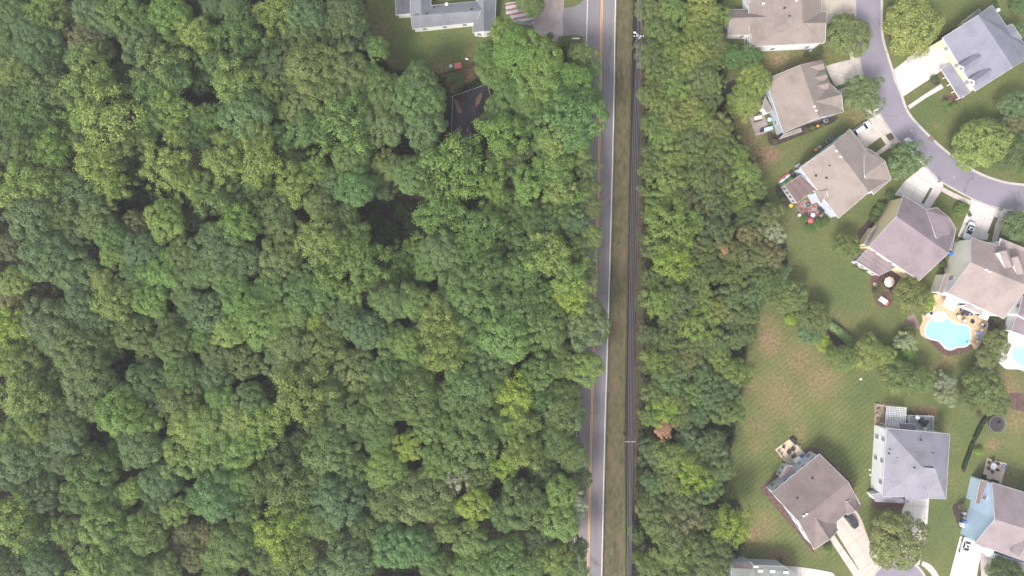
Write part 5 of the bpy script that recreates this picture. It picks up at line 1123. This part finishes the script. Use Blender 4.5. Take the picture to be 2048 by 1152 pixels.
def kayak(lab, a, b_, mat, z_):
    A = P(*a); B = P(*b_); d = B-A; L = d.length; c = (A+B)/2
    mb = MB().loft([[(x, w_*math.cos(t_), z_ + .18*w_/.35*math.sin(t_) + (.12*abs(x/(L/2))**3)) for t_ in np.linspace(0, 2*math.pi, 9)[:-1]] for x, w_ in [(L/2*u, .03+.33*(1-abs(u)**2.2)) for u in np.linspace(-1, 1, 11)]])
    o = mb.build('kayak', mat); o.location = (c.x, c.y, 0); o.rotation_euler = (0,0,math.atan2(d.y, d.x)); tag(o, lab, 'kayak', 'kayaks beside the porch')
    ch = MB().lathe((0,0,z_+.12), [(.26,0),(.28,.07),(.2,.07),(.18,.0)], 12, 1.5, .8).build('cockpit', M['black'], o)
kayak('long white kayak with red edge stored behind the brown porch', (1556,367), (1580,349), M['white'], .4); kayak('red kayak farthest from the brown porch', (1554,364), (1577,347), M['pinkred'], .35)
kayak('dark green kayak between the white and yellow ones', (1559,371), (1583,352), M['green'], .4); kayak('lime yellow kayak closest to the brown porch', (1561,375), (1585,355), M['yellow'], .4)
grill('large black covered barbecue beside the kayaks', 1584, 348, -.9); 
one('storage_box', 'dark low storage box under the roof corner of the third house', 'storage box', MB().box((0,0,.35),(1.2,.8,.65)).box((0,0,.7),(1.28,.88,.06)), M['greyplastic'], 1594, 332, .02, .6)
pot('orange flower pot at the upper side wall of the third house', 1630, 300, .4, M['orange']); one('water_barrel', 'round grey barrel beside the side wall of the third house', 'barrel', MB().lathe((0,0,0),[(.4,0),(.5,.5),(.42,.95),(.1,1.0)],14), M['greyplastic'], 1637, 295)
acunit('left air conditioner above the third house side wall', 1655, 281, .6); acunit('right air conditioner above the third house side wall', 1661, 276, .6)
pot('yellow flower pot at the lower corner of the brown porch', 1580, 412, .5, M['yellow']); pot('white curled ornament at the lower edge of the brick patio', 1596, 431, .35, M['white'], .9, 'ornament', 'garden_ornament')
fence([(1577,415),(1588,430),(1594,436)], .5, M['wood'], 'low timber edging below the brick patio', 'garden_edging')
# --- yellow house patio
umbrella('large round pinkish patio umbrella beside the yellow house', 1781, 564, 1.35, flat('pink beige canvas', (0.72,0.56,0.54), .8))
for k, (x, y, l_) in enumerate(((1779,578,'left'),(1784,583,'right'))): chair(f'dark blue chair below the round umbrella, {l_} of two', x, y, k+1, M['black'], M['brightblue'] if k else None, .06, .7, 'chairs below the round umbrella')
p = P(1764, 601); o = thing('play_table', 'white tabletop with a red end lying in the bed below the umbrella', 'table', (p.x, p.y, .03), ang(24,16))
MB().box((0,0,.6),(2.2,1.25,.08)).build('tabletop', M['white'], o); MB().box((1.25,-.15,.55),(.5,.9,.25)).build('end_panel', M['pinkred'], o)
for x in (-.9,.9):
    for y in (-.5,.5): MB().box((x,y,.28),(.06,.06,.56)).build('leg', M['white'], o)
level('garden_wall', [(1784,584),(1788,587),(1806,556),(1803,552)], .5, KERB); one('stepping_stone', 'pale round stone at the end of the brown path by the sunroom', 'stone', MB().lathe((0,0,0),[(.5,0),(.45,.12)],10), KERB, 1750, 568, .02)
pot('orange pot above the side roof of the yellow house', 1750, 444, .45, M['orange']); acunit('air conditioner between the mauve-roofed and pale grey houses', 1899, 503, 0); one('meter_box', 'dark box beside the tip of the mauve roof', 'utility box', MB().box((0,0,.5),(.7,.6,1.0)).box((0,0,1.03),(.78,.68,.06)), M['brightblue'], 1897, 508)
# --- grey house: pergola, deck
level('patio', [(1749,806),(1812,813),(1809,853),(1749,853)], .06, concrete('tan paving', (0.36,0.27,0.20), 0.05, .9))
p = P(1779, 829); o = thing('pergola', 'white lattice pergola over the patio of the grey hip-roofed house', 'pergola', (p.x, p.y, .06), -.07)
for x in (-2.3, 2.3):
    for y in (-2.2, 2.2): MB().box((x,y,1.25),(.14,.14,2.5)).build('post', M['white'], o)
for k in range(13): MB().box((-2.4+k*.4,0,2.62),(.09,4.9,.14)).build('rafter', M['white'], o)
for k in range(11): MB().box((0,-2.3+k*.46,2.75),(5.1,.09,.08)).build('slat', M['white'], o)
table('dining table under the white pergola', 1781, 826, 0, 2.0, 1.0, M['brightblue'], M['black'])
for k, (x, y) in enumerate(((1770,818),(1790,818),(1770,836),(1790,836))): chair(f"dark chair under the pergola, {['upper left','upper right','lower left','lower right'][k]}", x, y, k*1.5, M['wicker'], M['blue'], .06, .7, 'chairs under the pergola')
for k, (x, y) in enumerate(((1753,810),(1755,820),(1752,830),(1754,840),(1806,818),(1808,836))): pot(f"garden pot {['at the upper left pergola corner','second down left of the pergola','third down left of the pergola','lowest left of the pergola','upper right of the pergola','lower right of the pergola'][k]}", x, y, .45, M['wood'] if k % 2 else M['greywicker'])
DK = grain('grey blue deck boards', (0.33,0.36,0.40), .15, 1.5, .7, 10, .3, 0, (1,.2,1))
p = P(1838, 846, 1.0); o = thing('raised_deck', 'raised grey-blue deck behind the grey hip-roofed house', 'deck', (p.x, p.y, 0), -.03)
MB().box((0,0,.95),(6.1,3.9,.12)).build('platform', DK, o)
for x in (-2.9,0,2.9):
    for y in (-1.8,1.8): MB().box((x,y,.45),(.15,.15,.9)).build('post', M['white'], o)
for a in ((0,1.92,6.1,.06),(3.02,0,.06,3.9),(-3.02,.9,.06,2.0)): MB().box((a[0],a[1],1.98),(a[2],a[3],.07)).box((a[0],a[1],1.5),(a[2],a[3],.05)).build('railing', M['white'], o)
table('dark dining table on the raised deck', 1840, 843, 0, 1.7, .9, M['wicker'], M['black'], z=1.01)
for k, (x, y, l_) in enumerate(((1832,841,'left'),(1848,841,'right'),(1840,848,'lower'),(1838,837,'upper'))): chair(f'dark chair, {l_} side of the raised deck table', x, y, k*1.5, M['wicker'], None, 1.01, .6, 'chairs on the raised deck')
umbrella('small white umbrella at the top edge of the raised deck', 1833, 834, .6, M['white'], 1.01, 1.9); grill('dark barbecue at the left end of the raised deck', 1812, 843, 0, 'black', .06); one('covered_planter', 'white bulky cover beside the rear roof on the deck', 'planter', MB().lathe((0,0,0),[(.5,0),(.6,.5),(.3,.9)],9), M['cream'], 1843, 856, 1.01)
for k, (x, y) in enumerate(((1738.5,939),(1739.5,949))): one('garden_light', f"small white garden light beside the white wall, {'upper' if k == 0 else 'lower'} of two", 'garden light', MB().lathe((0,0,0),[(.12,0),(.22,.25),(.1,.3)],8), M['white'], x, y, .02)
one('white_stake', 'white marker disc on the lawn below the tree row', 'marker', MB().lathe((0,0,0),[(.3,0),(.34,.18),(.12,.24)],10), M['cream'], 1721, 758, .02)
# --- trampoline
p = P(1993, 848, .9); o = thing('trampoline', 'round black trampoline with safety net on the right-hand lawn', 'trampoline', (p.x, p.y, 0))
MB().lathe((0,0,.85),[(1.75,0),(1.75,.03)],28).build('mat', M['wicker'], o); MB().lathe((0,0,.84),[(2.05,0),(2.05,.06),(1.75,.06),(1.75,.02)],28).build('rim_pad', flat('dark grey pad',(0.075,0.072,0.09),.6), o)
for k in range(6):
    a = k*math.pi/3; MB().bar((2.05*math.cos(a),2.05*math.sin(a),0),(2.12*math.cos(a),2.12*math.sin(a),1.4),.035,6).build('leg', M['black'], o)
MB().tube([(2.12*math.cos(a),2.12*math.sin(a),1.4) for a in np.linspace(0,2*math.pi,29)], .03, 5).build('net_ring', M['greyplastic'], o); one('ball', 'dark ball lying on the black trampoline', 'ball', MB().lathe((0,0,0),[(.05,0),(.3,.15),(.36,.35),(.28,.55),(.05,.68)],12), M['black'], 1991.5, 844.5, .93)
# --- blue house patio
level('patio', [(1974,916),(2013.6,927),(2002,968),(1964.6,953)], .06, concrete('cream patio', (0.66,0.54,0.42), -.27, 2.4))
table('oval white table on the cream patio', 1983, 931, 1.3, .8, 0, M['white'], M['metal'], True)
for k in range(6):
    a = k*math.pi/3+.4; chair(f"black chair round the oval white table, {['right','upper right','upper left','left','lower left','lower right'][k]}", 1983+9.5*math.cos(a), 931-11*math.sin(a), math.pi+a, M['wicker'], None, .06, .6, 'chairs round the oval white table')
o = one('swim_ring', 'blue and white ring lying on the cream patio', 'swim ring', MB(), M['brightblue'], 2007, 932.5, .0)
MB().tube([(.48*math.cos(a),.48*math.sin(a),.12) for a in np.linspace(0,2*math.pi,19)], .1, 6).build('outer_ring', M['brightblue'], o); MB().tube([(.22*math.cos(a),.22*math.sin(a),.12) for a in np.linspace(0,2*math.pi,13)], .07, 6).build('inner_ring', M['paleblue'], o)
grill('left black barbecue between cream patio and blue house', 1968.5, 955, 1.4); grill('right black barbecue between cream patio and blue house', 1990, 962, -.25)
binn('grey wheeled bin, upper of two beside the blue house', 1927, 1026, .1, M['greyplastic']); binn('light grey wheeled bin, lower of two beside the blue house', 1925.5, 1034.5, .1, M['metal']); binn('bright blue wheeled bin beside the sky blue house', 1927, 1043, .1, M['brightblue'])
one('storage_box', 'white storage box below the blue wheeled bin', 'storage box', MB().box((0,0,.4),(.9,.9,.8)).box((0,0,.83),(.97,.97,.06)), M['white'], 1921, 1048, .02, -.3)
binn('dark wheeled bin on the lawn beside the white wall of the top house', 1620, 103, 0, M['greyplastic'], 'wheelie_bin'); 
one('mailbox', 'dark letter box post on the kerb between two driveways', 'mailbox', MB().box((0,0,.55),(.12,.12,1.1)).box((0,0,1.2),(.6,.3,.3)), M['wood'], 1873.5, 364, .02, .8); one('mailbox', 'brown letter box post at the kerb of the fifth driveway', 'mailbox', MB().box((0,0,.55),(.12,.12,1.1)).box((0,0,1.2),(.6,.3,.3)), M['wood'], 1996, 420, .02, .8)
one('white_pipe', 'white drain pipe lying by the asphalt apron at the top', 'pipe', MB().bar((-.95,0,.18),(.95,0,.18),.17,12), M['white'], 1151.5, 77.5, .02)
# --- dark taupe house patio
level('patio', [(1550,899),(1581,876),(1610,907),(1582,934),(1566,920)], .06, concrete('cream yellow patio', (0.62,0.51,0.38), .65, 2.0))
for k, (x, y, a, l_) in enumerate(((1577,904,-.6,'left'),(1585,898,-.6,'right'),(1566,893,1,'far left small'))): chair(f'black wicker armchair, {l_} on the cream yellow patio', x, y, a, M['wicker'], None, .06, .95 if k < 2 else .6, 'black chairs on the cream yellow patio')
table('black low table on the cream yellow patio', 1586, 911, .65, 1.2, .7, M['wicker'], M['black'], ht=.5); one('patio_sofa', 'white covered sofa against the icy blue wall', 'sofa', MB().box((0,0,.3),(1.9,.9,.45)).box((0,-.4,.6),(1.9,.25,.5)), M['white'], 1592, 918, .06, .65)
one('cool_box', 'blue cool box beside the white covered sofa', 'cool box', MB().box((0,0,.25),(.7,.5,.45)).box((0,0,.5),(.76,.56,.08)), M['brightblue'], 1602.5, 911, .06, .65); one('storage_box', 'dark deck box at the top corner of the cream yellow patio', 'storage box', MB().box((0,0,.35),(1.9,.8,.65)).box((0,0,.7),(2.0,.9,.06)), M['black'], 1585.5, 881, .06, -.8)
for k, (x, y) in enumerate(((1562,908),(1565,916),(1557,902),(1575,928),(1598,892))): pot(f"brown pot {['second down','third down','uppermost','lowest','alone on the right'][k]} along the cream yellow patio edge", x, y, .32, M['wood'])
# --- ranch yard
p = P(916, 133, .8); o = thing('red_shed', 'small red-topped wooden box on the lawn below the ranch house', 'storage box', (p.x, p.y, 0), .15)
MB().box((0,0,.7),(1.5,1.2,1.4)).build('box_wall', M['wood'], o); MB().box((0,0,1.46),(1.75,1.45,.12)).build('lid', flat('faded red metal',(0.58,0.15,0.13),.5), o)
one('grey_box', 'small pale grey box left of the red-topped box', 'box', MB().box((0,0,.35),(.7,.65,.7)).box((0,0,.73),(.78,.73,.06)), M['paleblue'], 902, 134, .02, .1)

# street ironwork
for k, (x, y, l_) in enumerate(((1738,60,'upper straight part'),(1822,262,'bend'),(1907,354,'lower bend'))):
    one('manhole_cover', f'round iron manhole cover in the {l_} of the curved street', 'manhole cover', MB().lathe((0,0,0),[(.36,0),(.36,.012),(.3,.016)],20), M['greyplastic'], x, y, ZC[0]+.01)
p = P(1862, 278); tag(MB().box((0,0,.16),(1.3,.7,.06),-.75).box((0,0,.10),(1.5,.9,.06),-.75).build('storm_drain', M['wood']), 'brown rusty storm drain on the inner kerb of the bend', 'drain').location = (p.x, p.y, 0)
# pool steps and ladder
lo = thing('pool_ladder', 'chrome ladder at the right end of the turquoise pool', 'ladder', tuple(P(1936, 682) + Vector((0,0,.12))), .4)
for y in (-.25, .25): MB().tube([(-.5,y,.0),(-.45,y,.55),(-.1,y,.75),(.3,y,.6),(.4,y,.0)], .03, 6).build('handrail', M['metal'], lo)
for z_ in (.05, .3): MB().box((-.45,0,z_),(.12,.5,.03)).build('rung', M['metal'], lo)

# grass tufts creeping over the road edge and along the ditch, nobody could count them
def tufts():
    rng = np.random.default_rng(5); n = 26000; y = rng.uniform(-40, 1200, n)
    cy = np.array([q[1] for q in CEN]); cx = np.array([q[0] for q in CEN]); ey = np.array([q[1] for q in ED]); ex = np.array([q[0] for q in ED])
    side = rng.uniform(size=n)
    x = np.where(side < .3, np.interp(y, cy, cx) + 29.5 + np.abs(rng.normal(size=n))*1.2, np.where(side < .55, np.interp(y, ey, ex) - 1 - np.abs(rng.normal(size=n))*2.0, np.where(side < .8, np.interp(y, ey, ex) + 15 + rng.uniform(0, 18, n), np.interp(y, cy, cx) + rng.uniform(30, 62, n))))
    pos = np.stack([(x-1024)/SC, (576-y)/SC, rng.uniform(.03, .16, n)], 1); nor = rng.normal(size=pos.shape)*.7 + np.array([0, 0, 1.])
    me = mesh_from_quads('grass_tufts', quads(pos, nor, rng.uniform(.05, .13, n), rng), M['leaf'])
    o = bpy.data.objects.new('grass_tufts', me); C.objects.link(o); o.color = (0.15, 0.155, 0.065, 1)
    tag(o, 'tufts of grass and weeds along the road edge, the verge and the ditch bank', 'grass', None, 'stuff')
tufts()
# ------------------------------------------------------------------ humid summer air
m = bpy.data.materials.new('haze air'); m.use_nodes = True; t = m.node_tree; t.nodes.remove(t.nodes['Principled BSDF'])
pv = t.nodes.new('ShaderNodeVolumePrincipled'); pv.inputs['Color'].default_value = (0.95, 0.96, 1.0, 1); pv.inputs['Density'].default_value = 0.00026
t.links.new(pv.outputs[0], t.nodes['Material Output'].inputs['Volume'])
tag(MB().box((0, 0, 86.5), (6200, 6200, 175)).build('haze', m), 'thin even summer haze', 'haze', None, 'stuff')
